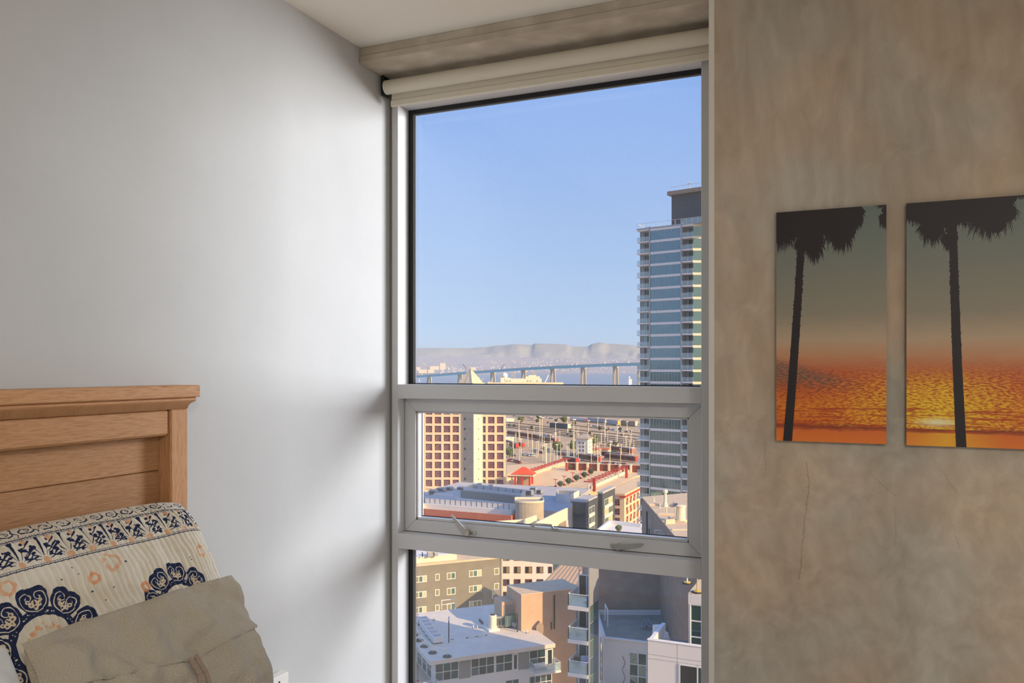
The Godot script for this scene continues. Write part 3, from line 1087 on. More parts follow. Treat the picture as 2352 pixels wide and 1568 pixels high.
# ================================================================ the city outside
func city_materials() -> void:
	M.cream = mat(c8(232, 208, 172), 0.9)
	M.cream_pale = mat(c8(240, 226, 196), 0.9)
	M.concrete_pale = mottled(c8(178, 166, 146), c8(196, 184, 164), 0.06, 101)
	M.white_wall = mat(c8(226, 222, 214), 0.9)
	M.white_paint = mat(c8(235, 232, 226), 0.6)
	M.roofing = mottled(c8(212, 202, 186), c8(226, 216, 200), 0.08, 102)
	M.roofing_warm = mottled(c8(206, 184, 152), c8(222, 200, 168), 0.1, 103)
	M.roofing_grey = mottled(c8(132, 132, 122), c8(156, 154, 142), 0.1, 104)
	M.olive = mottled(c8(128, 120, 102), c8(142, 133, 114), 0.07, 105)
	M.stucco = mottled(c8(196, 164, 134), c8(208, 176, 146), 0.08, 106)
	M.taupe = mottled(c8(148, 130, 114), c8(172, 152, 134), 0.12, 107)
	M.grey_panel = mat(c8(138, 134, 128), 0.8)
	M.blue_roof = mottled(c8(180, 178, 176), c8(198, 196, 193), 0.05, 108)
	M.blue_wall = mat(c8(218, 214, 208), 0.8)
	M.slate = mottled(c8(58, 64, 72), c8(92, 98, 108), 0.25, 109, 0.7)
	M.terracotta = mottled(c8(196, 98, 62), c8(210, 116, 80), 0.12, 110)
	M.red = mat(c8(196, 52, 40), 0.6)
	M.red_tile = mat(c8(226, 84, 50), 0.7)
	M.red_brown = mottled(c8(110, 52, 44), c8(146, 78, 66), 0.3, 111)
	M.frame_white = mat(c8(240, 236, 214), 0.6)
	M.frame_red = mat(c8(176, 104, 104), 0.6)
	M.glass_blue = mat(c8(112, 140, 150), 0.06, 0.75)
	M.glass_teal = mat(c8(40, 74, 78), 0.06, 0.45)
	M.glass_dark = mat(c8(38, 42, 46), 0.08, 0.3)
	M.glass_plum = mat(c8(88, 66, 84), 0.12, 0.35)
	M.glass_green = mat(c8(120, 148, 140), 0.08, 0.6)
	M.blind = mat(c8(196, 190, 150), 0.6)
	M.blind_dim = mat(c8(140, 134, 100), 0.5)
	M.rail_glass = glass_mat(0.3)
	M.rail_glass.albedo_color = Color(0.72, 0.84, 0.84, 0.35)
	M.metal_white = mat(c8(224, 222, 216), 0.5)
	M.metal_grey = mat(c8(168, 172, 176), 0.45, 0.3)
	M.metal_black = mat(c8(42, 40, 40), 0.6)
	M.metal_brown = mat(c8(196, 170, 142), 0.6)
	M.leaf = mat(c8(82, 96, 54), 0.9)
	M.leaf_dark = mat(c8(54, 66, 44), 0.9)
	M.yellow = mat(c8(214, 186, 80), 0.6)
	M.asphalt = mottled(c8(178, 154, 122), c8(206, 182, 148), 0.01, 112)
	M.deck = mottled(c8(222, 192, 150), c8(230, 204, 164), 0.02, 113)
	M.rail_iron = mat(c8(96, 84, 70), 0.7, 0.2)

# windows and railings -----------------------------------------------------------------
func glazing(parent: Node3D, called: String, tl: Vector3, br: Vector3, cols: int, rows: int, fw: float, frame: Material, panes: Array, turn := 0.0, proud := 0.06) -> Node3D:
	# a frame with its panes; tl and br are corners on the wall, seen from outside
	var across := Vector2(br.x - tl.x, br.z - tl.z).length()
	var high := tl.y - br.y
	var key := "g|%.3f|%.3f|%d|%d|%.3f|%s" % [across, high, cols, rows, fw, frame.get_instance_id()]
	if not cache.has(key):
		var st := tool()
		for i in cols + 1:
			var x := -across * 0.5 + (across - fw) * i / cols
			span(st, Vector3(x, -high * 0.5, -0.02), Vector3(x + fw, high * 0.5, proud))
		for j in rows + 1:
			var y := -high * 0.5 + (high - fw) * j / rows
			span(st, Vector3(-across * 0.5 + fw, y, -0.02), Vector3(across * 0.5 - fw, y + fw, proud * 0.98))
		st.set_material(frame)
		cache[key] = st.commit()
	var o := mesh_node(called, cache[key], parent, (tl + br) * 0.5)
	o.rotation_degrees.y = turn
	var cw := (across - fw) / cols
	var ch := (high - fw) / rows
	for i in cols:
		for j in rows:
			mesh_node("pane", box_mesh(Vector3(cw - fw, ch - fw, 0.04), panes[(i * 7 + j * 3 + int(absf(tl.y) * 5.0)) % panes.size()]), o, Vector3(-across * 0.5 + fw * 0.5 + cw * (i + 0.5), -high * 0.5 + fw * 0.5 + ch * (j + 0.5), proud * 0.3))
	return o

func px_window(parent: Node3D, x0: float, y0: float, x1: float, y1: float, cols: int, rows: int, fw: float, frame: Material, panes: Array, z := 0.0, called := "window") -> Node3D:
	return glazing(parent, called, on_plane(parent, x0, y0, 2, z), on_plane(parent, x1, y1, 2, z), cols, rows, fw, frame, panes)

func rail_run(st: SurfaceTool, a: Vector3, b: Vector3, high: float, step: float, w := 0.05) -> void:
	bar(st, a + Vector3(0, high, 0), b + Vector3(0, high, 0), w)
	var n := maxi(1, int(round(a.distance_to(b) / step)))
	for k in n + 1:
		var p := a.lerp(b, float(k) / n)
		bar(st, p, p + Vector3(0, high, 0), w)

func outline_px(o: Node3D, pts: Array, y: float) -> Array:   # pixels on a level plane of o -> (x, z) of o
	return pts.map(func(p):
		var q := on_plane(o, p[0], p[1], 1, y)
		return Vector2(q.x, q.z))

func city() -> void:
	city_materials()
	ground_and_bay()
	far_shore()
	sea_haze()
	bridge()
	ships()
	rail_yard()
	parking_deck()
	office_block()
	glass_tower()
	slate_building()
	orange_building()
	dish_roof()
	olive_building()
	white_block()
	flat_roof_building()
	stucco_block()
	balcony_tower()
	taupe_wall()
	low_white_building()
	corner_building()

# ---------------------------------------------------------------- land, water, far shore
func ground_and_bay() -> void:
	var st := tool()
	var c := at(1176, HORIZON, 1000.0)
	var g := Transform3D(Basis(Vector3.UP, YAW), Vector3(0, GROUND, 0))
	poly(st, [g * Vector3(-1500, 0, 60), g * Vector3(1500, 0, 60), g * Vector3(1500, 0, -2150), g * Vector3(-1500, 0, -2150)], Vector3.UP)
	poly(st, [g * Vector3(-1500, 0, -2150), g * Vector3(1500, 0, -2150), g * Vector3(1500, -5, -2160), g * Vector3(-1500, -5, -2160)], (g.basis * Vector3(0, 1, -1)).normalized())
	structure(build(st, "ground", M.asphalt), "tan city ground and rail yard far below the window", "ground")
	st = tool()
	poly(st, [g * Vector3(-16000, -5, -2100), g * Vector3(16000, -5, -2100), g * Vector3(16000, -5, -26000), g * Vector3(-16000, -5, -26000)], Vector3.UP)
	var w := mat(c8(150, 166, 178), 0.5, 0.0, 0.3)
	w.normal_enabled = true
	w.normal_texture = noise_tex(120, 0.05, [], 256, 3, 1.0)
	w.uv1_scale = Vector3(0.01, 0.01, 1)
	structure(build(st, "bay_water", w), "blue grey water of the bay behind the bridge", "water")

func sea_haze() -> void:
	# thin marine haze over the bay, from beyond the bridge to the hills
	var f := FogVolume.new()
	f.name = "sea_haze"
	add_child(f)
	f.rotation.y = YAW
	f.size = Vector3(60000, 260, 21000)
	f.position = Vector3(0, GROUND - 4.0 + 130.0, 0) + Basis(Vector3.UP, YAW) * Vector3(0, 0, -14200)
	var fm := FogMaterial.new()
	fm.density = 0.00007
	fm.albedo = Color(0.93, 0.96, 1.0)
	f.material = fm
	tag(f, "pale marine haze hanging over the bay and hills", "haze", "", "stuff")

func ridge(called: String, depth: float, back: float, low: float, pts: Array, m: Material, label: String, category: String, rough_amp := 0.0) -> void:
	# land whose skyline runs through the given pixels at that distance, with slopes before and behind it
	var st := tool()
	var n := FastNoiseLite.new()
	n.seed = 130
	n.frequency = 0.0006
	n.fractal_octaves = 4
	var xs := []
	var x: float = pts[0][0]
	while x < pts[-1][0]:
		xs.append(x)
		x += 4.0
	var rows := []
	for px_ in xs:
		var k := 0
		while k < pts.size() - 2 and pts[k + 1][0] < px_: k += 1
		var t: float = clampf((px_ - pts[k][0]) / (pts[k + 1][0] - pts[k][0]), 0.0, 1.0)
		t = t * t * (3.0 - 2.0 * t)
		var top := at(px_, lerpf(pts[k][1], pts[k + 1][1], t), depth)
		var row := []
		for q in 9:
			var s := q / 8.0
			var d := depth - back * (1.0 - s)
			var p := at(px_, HORIZON, d)
			p.y = lerpf(low, top.y, pow(s, 1.4)) + n.get_noise_2d(p.x, p.z) * rough_amp * s * (1.0 - s) * 4.0
			row.append(p)
		var bk := at(px_, HORIZON, depth + back)
		bk.y = low
		row.append(bk)
		rows.append(row)
	for i in rows.size() - 1:
		for q in 9:
			for e in [rows[i][q], rows[i][q + 1], rows[i + 1][q + 1], rows[i][q], rows[i + 1][q + 1], rows[i + 1][q]]:
				st.set_smooth_group(0)
				st.set_uv(Vector2(e.x, e.z) * 0.001)
				st.add_vertex(e)
	st.generate_normals()
	structure(build(st, called, m), label, category)

func far_shore() -> void:
	var sea := GROUND - 5.0
	ridge("hills", 25000.0, 6000.0, sea, [[-400, 806], [300, 800], [700, 795], [945, 799], [1075, 799], [1110, 797], [1150, 793], [1185, 790], [1222, 792], [1228, 788.5], [1300, 790.5], [1312, 795], [1348, 796], [1362, 789], [1378, 786], [1402, 789.5], [1440, 791.5], [1475, 795], [1600, 800], [2100, 804], [2700, 808]], mottled(c8(160, 164, 158), c8(174, 178, 172), 0.0006, 131), "hazy grey green hills on the horizon", "hills", 260.0)  # lightened tone: part of the distance haze is in the hill colour
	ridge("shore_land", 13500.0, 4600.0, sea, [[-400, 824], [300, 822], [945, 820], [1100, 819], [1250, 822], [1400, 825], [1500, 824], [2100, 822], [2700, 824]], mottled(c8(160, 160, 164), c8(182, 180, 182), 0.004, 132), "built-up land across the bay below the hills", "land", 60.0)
	# the flat of the naval base juts out nearer
	var st := tool()
	var o := base("shore_flat", at(1000, HORIZON, 6500.0) * Vector3(1, 0, 1) + Vector3(0, sea, 0))
	prism(st, outline_px(o, [[880, 862], [1010, 861.5], [1085, 859], [1160, 857.6], [1090, 856], [700, 855.5], [640, 862]], 4.0), 0.0, 4.0)
	build(st, "terrain", mottled(c8(140, 134, 130), c8(170, 160, 150), 0.01, 133), o)
	structure(o, "low sandy flat of the far shore behind the bridge", "land")
	# pale houses and sheds over there: far too many and too small to count
	var rng := RandomNumberGenerator.new()
	rng.seed = 7
	st = tool()
	for k in 420:
		var px_ := rng.randf_range(900, 1480)
		var d := rng.randf_range(9300, 13000)
		var p := at(px_, HORIZON, d)
		var s := pow(clampf((d - 8900.0) / 4600.0, 0, 1), 1.4)
		p.y = lerpf(sea, at(px_, 821.5, 13500.0).y, s) + rng.randf_range(0, 10)
		box(st, p, Vector3(rng.randf_range(14, 44), rng.randf_range(8, 16), 20), 0.0)
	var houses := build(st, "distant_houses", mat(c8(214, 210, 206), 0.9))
	tag(houses, "pale specks of houses spread over the far shore", "houses", "", "stuff")
	# a slab block and sheds on the flat
	for b in [[1011, 1023, 834, 846, 10400, "apartment_block", "pale slab block standing on the far shore flat"], [988, 1008, 841, 846.5, 10380, "shed", "long low pale shed beside the slab block"], [956, 965, 843, 847, 10300, "shed", "small orange roofed shed on the far shore"], [962, 996, 849, 855, 9150, "shed", "long row of pale hangars behind the bridge"], [1080, 1093, 843.5, 846, 10450, "shed", "white roofed shed on the spit behind the bridge"]]:
		var a := at(b[0], b[3], b[4])
		var e := at(b[1], b[2], b[4])
		var low: float = a.y - 22.0
		var bo := base(b[5], Vector3((a.x + e.x) * 0.5, low, (a.z + e.z) * 0.5), rad_to_deg(YAW))
		tag(bo, b[6], "building")
		var wide := Vector2(a.x - e.x, a.z - e.z).length()
		piece("wall", Vector3(-wide * 0.5, 0, -15), Vector3(wide * 0.5, e.y - low, 15), M.cream_pale, bo)
		piece("roof", Vector3(-wide * 0.5 - 1, e.y - low, -16), Vector3(wide * 0.5 + 1, e.y - low + 3.0, 16), M.stucco if b[6].contains("orange") else M.white_wall, bo)

# ---------------------------------------------------------------- the long bridge
func bridge() -> void:
	var sea := GROUND - 5.0
	var o := base("bridge", at(1203, HORIZON, 2700.0) * Vector3(1, 0, 1) + Vector3(0, sea, 0))
	tag(o, "long pale blue girder bridge on slim concrete piers over the bay", "bridge")
	var line := [[860, 868.5, 3300], [945, 863.5, 3150], [986, 860.8, 3080], [1057, 855.6, 2950], [1132, 850.0, 2820], [1203, 845.2, 2700], [1270, 841.6, 2590], [1340, 838.2, 2480], [1414, 835.2, 2370], [1470, 833.6, 2290], [1560, 832, 2180], [1660, 832, 2080]]
	var inv := -o.position
	var b := 0
	for k in line.size() - 1:
		var p: Vector3 = at(line[k][0], line[k][1], line[k][2]) + inv
		var q: Vector3 = at(line[k + 1][0], line[k + 1][1], line[k + 1][2]) + inv
		var st := tool()
		bar(st, p + Vector3(0, -4.0, 0), q + Vector3(0, -4.0, 0), 9.0, 6.4)
		build(st, "girder", M.bridge_blue if M.has("bridge_blue") else bridge_mats(), o)
		st = tool()
		bar(st, p + Vector3(0, -0.3, 0), q + Vector3(0, -0.3, 0), 20.0, 1.4)
		build(st, "roadway", M.bridge_road, o)
		st = tool()
		for s in [-9.8, 9.8]:
			var side: Vector3 = (q - p).cross(Vector3.UP).normalized() * s
			bar(st, p + side + Vector3(0, 1.0, 0), q + side + Vector3(0, 1.0, 0), 0.8, 1.8)
		build(st, "parapet", M.bridge_road, o)
	for k in range(2, line.size() - 1):
		var p: Vector3 = at(line[k][0], line[k][1], line[k][2]) + inv
		var dir := (at(line[k + 1][0], HORIZON, line[k + 1][2]) - at(line[k][0], HORIZON, line[k][2])).normalized()
		var side := dir.cross(Vector3.UP)
		var top := p.y - 7.2
		var st := tool()
		for s in [-1.0, 1.0]:
			var foot: Vector3 = Vector3(p.x, 0, p.z) + side * s * 9.0
			bar(st, foot, Vector3(p.x, top - 5.0, p.z) + side * s * 5.5, 5.2, 6.0)
		build(st, "pier", M.concrete_pale, o)
		st = tool()
		bar(st, Vector3(p.x, top - 2.5, p.z) - side * 10.0, Vector3(p.x, top - 2.5, p.z) + side * 10.0, 5.0, 5.0)
		build(st, "pier_cap", M.concrete_pale, o)
	# traffic on the deck
	for v in [[968, 9], [1012, 7], [1146, 8], [1215, 9], [1241, 12], [1263, 10], [1312, 11], [1322, 14], [1388, 9], [1442, 8]]:
		var k := 0
		while line[k + 1][0] < v[0]: k += 1
		var t: float = float(v[0] - line[k][0]) / (line[k + 1][0] - line[k][0])
		var p: Vector3 = at(line[k][0], line[k][1], line[k][2]).lerp(at(line[k + 1][0], line[k + 1][1], line[k + 1][2]), t)
		var dir: Vector3 = (at(line[k + 1][0], line[k + 1][1], line[k + 1][2]) - at(line[k][0], line[k][1], line[k][2])).normalized()
		var tr := base("truck", p + Vector3(0, 0.4, 0))
		tr.basis = Basis.looking_at(dir)
		tag(tr, "white truck driving along the blue bridge", "truck", "trucks on the bridge")
		piece("cargo_box", Vector3(-1.6, 0.8, -v[1] * 0.5), Vector3(1.6, 4.4, v[1] * 0.3), M.white_paint, tr)
		piece("cab", Vector3(-1.4, 0.8, v[1] * 0.33), Vector3(1.4, 3.2, v[1] * 0.5), M.white_paint, tr)
		piece("chassis", Vector3(-1.5, 0.0, -v[1] * 0.5), Vector3(1.5, 0.8, v[1] * 0.5), M.metal_black, tr)

func bridge_mats() -> Material:
	M.bridge_blue = mat(c8(164, 216, 232), 0.6)
	M.bridge_road = mat(c8(216, 212, 200), 0.8)
	return M.bridge_blue

# ---------------------------------------------------------------- ships in the harbour
func ships() -> void:
	var sea := GROUND - 5.0
	# white naval ship at the quay; lengths in metres along its own x
	var d := 2450.0
	var u := d / FOCAL   # metres per pixel there
	var o := base("naval_ship", at(1220, HORIZON, d) * Vector3(1, 0, 1) + Vector3(0, sea, 0), rad_to_deg(YAW))
	tag(o, "large cream white naval ship moored beyond the bridge piers", "ship")
	var x := func(px_: float) -> float: return (px_ - 1220.0) * u
	var y := func(py_: float) -> float: return EYE - (py_ - HORIZON) * u - sea
	var st := tool()
	prism(st, [Vector2(x.call(1120), -9), Vector2(x.call(1270), -9), Vector2(x.call(1294), 0), Vector2(x.call(1270), 9), Vector2(x.call(1120), 9)], 0.0, y.call(878))
	build(st, "hull", M.cream, o)
	for s in [[1160, 1244, 878, 869, 8], [1207, 1240, 869, 864, 7], [1214, 1232, 864, 861, 6], [1150, 1172, 878, 867, 7]]:
		piece("superstructure", Vector3(x.call(s[0]), y.call(s[2]), -s[4]), Vector3(x.call(s[1]), y.call(s[3]), s[4]), M.cream_pale, o)
	for m in [[1179, 869, 853, 5.0], [1226, 861, 852, 4.0]]:
		st = tool()
		for e in [[-1, -1], [1, -1], [1, 1], [-1, 1]]:
			bar(st, Vector3(x.call(m[0]) + e[0] * m[3], y.call(m[1]), e[1] * m[3]), Vector3(x.call(m[0]) + e[0] * m[3] * 0.7, y.call(m[2]), e[1] * m[3] * 0.7), 1.2)
		for q in 5:
			var yy: float = lerpf(y.call(m[1]), y.call(m[2]), (q + 1) / 5.0)
			span(st, Vector3(x.call(m[0]) - m[3], yy, -m[3]), Vector3(x.call(m[0]) + m[3], yy + 1.0, m[3]))
		build(st, "lattice_mast", M.concrete_pale, o)
	st = tool()
	lathe(st, [Vector2(0, 0), Vector2(7, 0.5), Vector2(10, 6), Vector2(8.6, 12), Vector2(4.5, 15.5), Vector2(0, 17)], 14)
	build(st, "radome", M.white_paint, o, Vector3(x.call(1159), y.call(868), 0))
	st = tool()
	bar(st, Vector3(x.call(1252), y.call(878), 0), Vector3(x.call(1260), y.call(861), 0), 2.6)
	build(st, "crane_boom", M.white_paint, o)
	for w in [1165, 1172, 1212, 1219, 1234]:
		piece("gun_port", Vector3(x.call(w) - 1.6, y.call(875.2), 8), Vector3(x.call(w) + 1.6, y.call(874), 9.2), M.metal_black, o)
	# lower grey ship alongside
	o = base("grey_ship", at(1118, HORIZON, 2500.0) * Vector3(1, 0, 1) + Vector3(0, sea, 0), rad_to_deg(YAW))
	tag(o, "rusty brown work ship with a lattice crane beside the pyramid roof", "ship")
	st = tool()
	prism(st, [Vector2(-32, -7), Vector2(26, -7), Vector2(36, 0), Vector2(26, 7), Vector2(-32, 7)], 0.0, 14.0)
	build(st, "hull", M.stucco, o)
	piece("deckhouse", Vector3(-26, 14, -5), Vector3(-12, 24, 5), M.terracotta, o)
	piece("bridge_house", Vector3(4, 14, -5), Vector3(12, 22, 5), M.cream_pale, o)
	st = tool()
	bar(st, Vector3(-18, 24, 0), Vector3(-24, 36, 0), 1.6)
	bar(st, Vector3(-18, 24, 0), Vector3(-10, 33, 0), 1.2)
	build(st, "derrick", M.metal_white, o)
	# two level-luffing cranes behind and one yellow one
	for c in [[1072, 849, 1063, 836, "dark lattice dock crane leaning over the pyramid roof"], [1150, 850, 1159, 836, "dark lattice dock crane standing behind the bridge deck"], [982, 846, 973, 834, "yellow topped dock crane on the far flat"]]:
		var cd := 3700.0
		var foot := at(c[0], c[1], cd)
		var tip := at(c[2], c[3], cd)
		var co := base("dock_crane", Vector3(foot.x, sea, foot.z), rad_to_deg(YAW))
		tag(co, c[4], "crane")
		piece("tower", Vector3(-2.5, 0, -2.5), Vector3(2.5, foot.y - sea, 2.5), M.metal_grey, co)
		piece("machine_house", Vector3(-6, foot.y - sea, -4), Vector3(5, foot.y - sea + 6, 4), M.metal_grey, co)
		var jib := co.transform.affine_inverse() * tip
		st = tool()
		bar(st, Vector3(0, foot.y - sea + 3, 0), jib, 2.2)
		build(st, "jib", M.metal_black if c[0] != 982 else M.yellow, co)
	# white sail-shaped ship funnel near the tower, small boats
	o = base("white_vessel", at(1447, HORIZON, 2250.0) * Vector3(1, 0, 1) + Vector3(0, sea, 0), rad_to_deg(YAW))
	tag(o, "tall white vessel tower beside the last bridge pier", "ship")
	piece("hull", Vector3(-8, 0, -4), Vector3(10, 16, 4), M.white_paint, o)
	st = tool()
	prism(st, [Vector2(-4, -3), Vector2(5, -3), Vector2(5, 3), Vector2(-4, 3)], 16.0, 34.0)
	build(st, "tower", M.white_paint, o)
	st = tool()
	lathe(st, [Vector2(0, -1), Vector2(2.6, 0.5), Vector2(3.2, 3.2), Vector2(2.0, 6), Vector2(0, 7)], 12)
	build(st, "dome", M.white_paint, o, Vector3(-2.5, 34.5, 0))
	var i := 0
	for s in [[1422, 852, 3.2], [1436, 856, 2.4], [1441, 853, 2.0], [1448, 854, 2.4], [1455, 852, 2.0], [963, 876, 4.0]]:
		var p := on_level(s[0], s[1], sea)
		var so := base("sailboat", p, 20.0 * i)
		tag(so, "tiny white sailboat on the water of the bay" if i < 5 else "small white boat near the bridge end", "boat", "boats on the bay" if i < 5 else "")
		st = tool()
		prism(st, [Vector2(-6, -2), Vector2(4, -2), Vector2(8, 0), Vector2(4, 2), Vector2(-6, 2)], 0.0, 2.0)
		build(st, "hull", M.white_paint, so)
		st = tool()
		poly(st, [Vector3(-5, 3, 0.2), Vector3(3, 3, 0.2), Vector3(1, 17, 0.2)], Vector3.BACK)
		poly(st, [Vector3(-5, 3, -0.2), Vector3(3, 3, -0.2), Vector3(1, 17, -0.2)], Vector3.FORWARD)
		build(st, "sail", M.white_paint, so)
		i += 1

# ---------------------------------------------------------------- rail yard
func make_car(paint: Material) -> Node3D:
	var o := base("car", Vector3.ZERO)
	var st := tool()
	span(st, Vector3(-0.9, 0.3, -2.2), Vector3(0.9, 0.95, 2.2), 0.12)
	build(st, "body", paint, o)
	st = tool()
	span(st, Vector3(-0.78, 0.9, -1.3), Vector3(0.78, 1.48, 1.1), 0.25)
	build(st, "cabin", M.glass_dark, o)
	piece("roof", Vector3(-0.7, 1.46, -1.1), Vector3(0.7, 1.52, 0.9), paint, o)
	for x in [-0.82, 0.82]:
		for z in [-1.4, 1.4]:
			st = tool()
			tube(st, [Vector3(x - 0.1, 0.32, z), Vector3(x + 0.1, 0.32, z)], 0.32, 8)
			build(st, "wheel", M.metal_black, o)
	return o

func rail_yard() -> void:
	# rails: long iron lines over the yard
	for r in [[1160, 974, 1480, 1011], [1160, 977, 1480, 1016], [1160, 981, 1480, 1020], [1280, 999, 1480, 1024], [1330, 1010, 1480, 1028], [1160, 969, 1480, 1004], [1160, 993, 1270, 1008], [1300, 975, 1480, 996]]:
		var a := on_level(r[0], r[1], GROUND)
		var b := on_level(r[2], r[3], GROUND)
		var o := base("railway_track", (a + b) * 0.5)
		tag(o, "long pair of iron rails crossing the tan rail yard", "track", "tracks of the rail yard")
		var side := (b - a).cross(Vector3.UP).normalized()
		piece_bar(o, "ballast", a, b, 3.4, 0.2, 0.1, side * 0.0, M.rail_bed if M.has("rail_bed") else rail_bed())
		piece_bar(o, "rail", a, b, 0.25, 0.3, 0.3, side * 0.72, M.rail_iron)
		piece_bar(o, "rail", a, b, 0.25, 0.3, 0.3, side * -0.72, M.rail_iron)
	# freight wagons with coloured ends on the far tracks
	for w in [[1312, 1350, 960.5, 969, M.blue_wall, M.red_tile, "long grey freight wagon with an orange red end"], [1352, 1393, 962, 973, M.metal_grey, M.cream, "long grey freight wagon with a cream end"], [1395, 1422, 966, 978, M.metal_grey, M.yellow, "grey freight wagon with a bright yellow end"], [1424, 1462, 964, 980, M.taupe, M.cream, "brown grey freight wagon beside the glass tower"], [1265, 1308, 975, 986, M.slate, M.cream_pale, "blue tank wagon with a pale rounded end"]]:
		var a := on_level(w[0], w[3] - 3.5, GROUND)
		var b := on_level(w[1], w[3], GROUND)
		var o := base("freight_wagon", (a + b) * 0.5)
		tag(o, w[6], "wagon")
		o.basis = Basis.looking_at((b - a).normalized())
		var half := a.distance_to(b) * 0.5
		var high: float = clampf((w[3] - w[2]) / FOCAL * 900.0, 4.2, 5.6)
		piece("body", Vector3(-1.6, 1.1, -half + 0.4), Vector3(1.6, high, half), w[4], o, 0.1)
		piece("end", Vector3(-1.65, 1.1, -half), Vector3(1.65, high + 0.1, -half + 0.5), w[5], o)
		piece("frame", Vector3(-1.4, 0.5, -half), Vector3(1.4, 1.1, half), M.metal_black, o)
	# red trams parked in rows
	for t in [[1162, 1188, 1021, 1030], [1192, 1202, 1027.5, 1028.5], [1218, 1278, 1006, 1018.5], [1406, 1454, 1036, 1043], [1330, 1378, 1055, 1062], [1392, 1462, 1054, 1062], [1296, 1326, 1062, 1066], [1384, 1430, 1049, 1055], [1168, 1218, 999, 1006]]:
		var a := on_level(t[0], t[2], GROUND)
		var b := on_level(t[1], t[3], GROUND)
		var o := base("tram", (a + b) * 0.5)
		tag(o, "dark red tram parked in the rail yard", "tram", "red trams in the rail yard")
		o.basis = Basis.looking_at((b - a).normalized())
		var half := a.distance_to(b) * 0.5
		piece("body", Vector3(-1.5, 0.8, -half + 0.4), Vector3(1.5, 3.7, half - 0.4), M.red_brown, o, 0.15)
		piece("window_band", Vector3(-1.53, 2.0, -half + 1.0), Vector3(1.53, 2.9, half - 1.0), M.glass_dark, o)
		for e in [-1.0, 1.0]:
			piece("cab_end", Vector3(-1.48, 0.8, e * half - 0.5), Vector3(1.48, 3.6, e * half + 0.5), M.red, o, 0.3)
		piece("roof", Vector3(-1.3, 3.7, -half + 0.6), Vector3(1.3, 4.0, half - 0.6), M.grey_panel, o)
	# white switch tower with a hipped roof
	var foot := on_level(1342, 1043, GROUND)
	var tw := base("switch_tower", foot, rad_to_deg(YAW) - 28.0)
	tag(tw, "white square tower with a shallow hipped roof in the rail yard", "tower")
	piece("wall", Vector3(-4.3, 0, -4.3), Vector3(4.3, 11.4, 4.3), M.white_wall, tw)
	var st := tool()
	var e := 5.0
	for k in 4:
		var q := [[-1, 1], [1, 1], [1, -1], [-1, -1]]
		var p0 := Vector3(q[k][0] * e, 11.4, q[k][1] * e)
		var p1 := Vector3(q[(k + 1) % 4][0] * e, 11.4, q[(k + 1) % 4][1] * e)
		var n := (p0 + p1).normalized() * 0.4 + Vector3.UP
		poly(st, [p0, p1, Vector3(0, 14.6, 0)], n.normalized())
	span(st, Vector3(-e, 10.7, -e), Vector3(e, 11.4, e))
	build(st, "roof", M.concrete_pale, tw)
	for yy in [2.4, 5.0, 7.6]:
		for xx in [-2.4, 0.2]:
			glazing(tw, "window", Vector3(xx, yy + 1.3, 4.3), Vector3(xx + 1.6, yy, 4.3), 1, 1, 0.12, M.metal_grey, [M.glass_blue])
		for zz in [1.4, -1.8]:
			glazing(tw, "window", Vector3(4.3, yy + 1.3, zz), Vector3(4.3, yy, zz - 0.7), 1, 1, 0.1, M.metal_grey, [M.glass_dark], 90.0)
	# pinkish sheds behind the tower
	for s in [[1358, 1400, 1037, 1026, M.terracotta, "long low shed with a salmon roof beside the white tower"], [1386, 1415, 1024, 1018, M.stucco, "small pink shed among the rails"], [1392, 1462, 1046.5, 1044, M.stucco, "flat pink platform roof along the red trams"], [1158, 1172, 966, 957, M.white_wall, "plain cream shed at the edge of the yard"], [1158, 1168, 1016, 996, M.white_wall, "small white hut beside the office block"]]:
		var a := on_level(s[0], s[2], GROUND)
		var b := on_level(s[1], s[2] + 1.5, GROUND)
		var o := base("shed", (a + b) * 0.5)
		tag(o, s[5], "shed")
		o.basis = Basis.looking_at((b - a).normalized())
		var half := a.distance_to(b) * 0.5
		var d: float = 60.0 * FOCAL / (s[2] - HORIZON)
		var high: float = (s[2] - s[3]) / FOCAL * d * 0.6
		piece("wall", Vector3(-5, 0, -half), Vector3(5, high, half), M.cream_pale, o)
		piece("roof", Vector3(-5.6, high, -half - 0.5), Vector3(5.6, high + 0.5, half + 0.5), s[4], o)
	# parked cars
	var rng := RandomNumberGenerator.new()
	rng.seed = 33
	var kinds := []
	var spec := [[M.white_paint, "white car parked in the rail yard", "white cars in the rail yard"], [M.metal_grey, "silver car parked in the rail yard", "silver cars in the rail yard"], [mat(c8(150, 40, 34), 0.4), "red car parked in the rail yard", "red cars in the rail yard"], [mat(c8(50, 54, 60), 0.4), "dark car parked in the rail yard", "dark cars in the rail yard"]]
	for s in spec:
		var c := make_car(s[0])
		tag(c, s[1], "car", s[2])
		kinds.append([c, false])
	var tints := ["white", "silver", "red", "dark"]
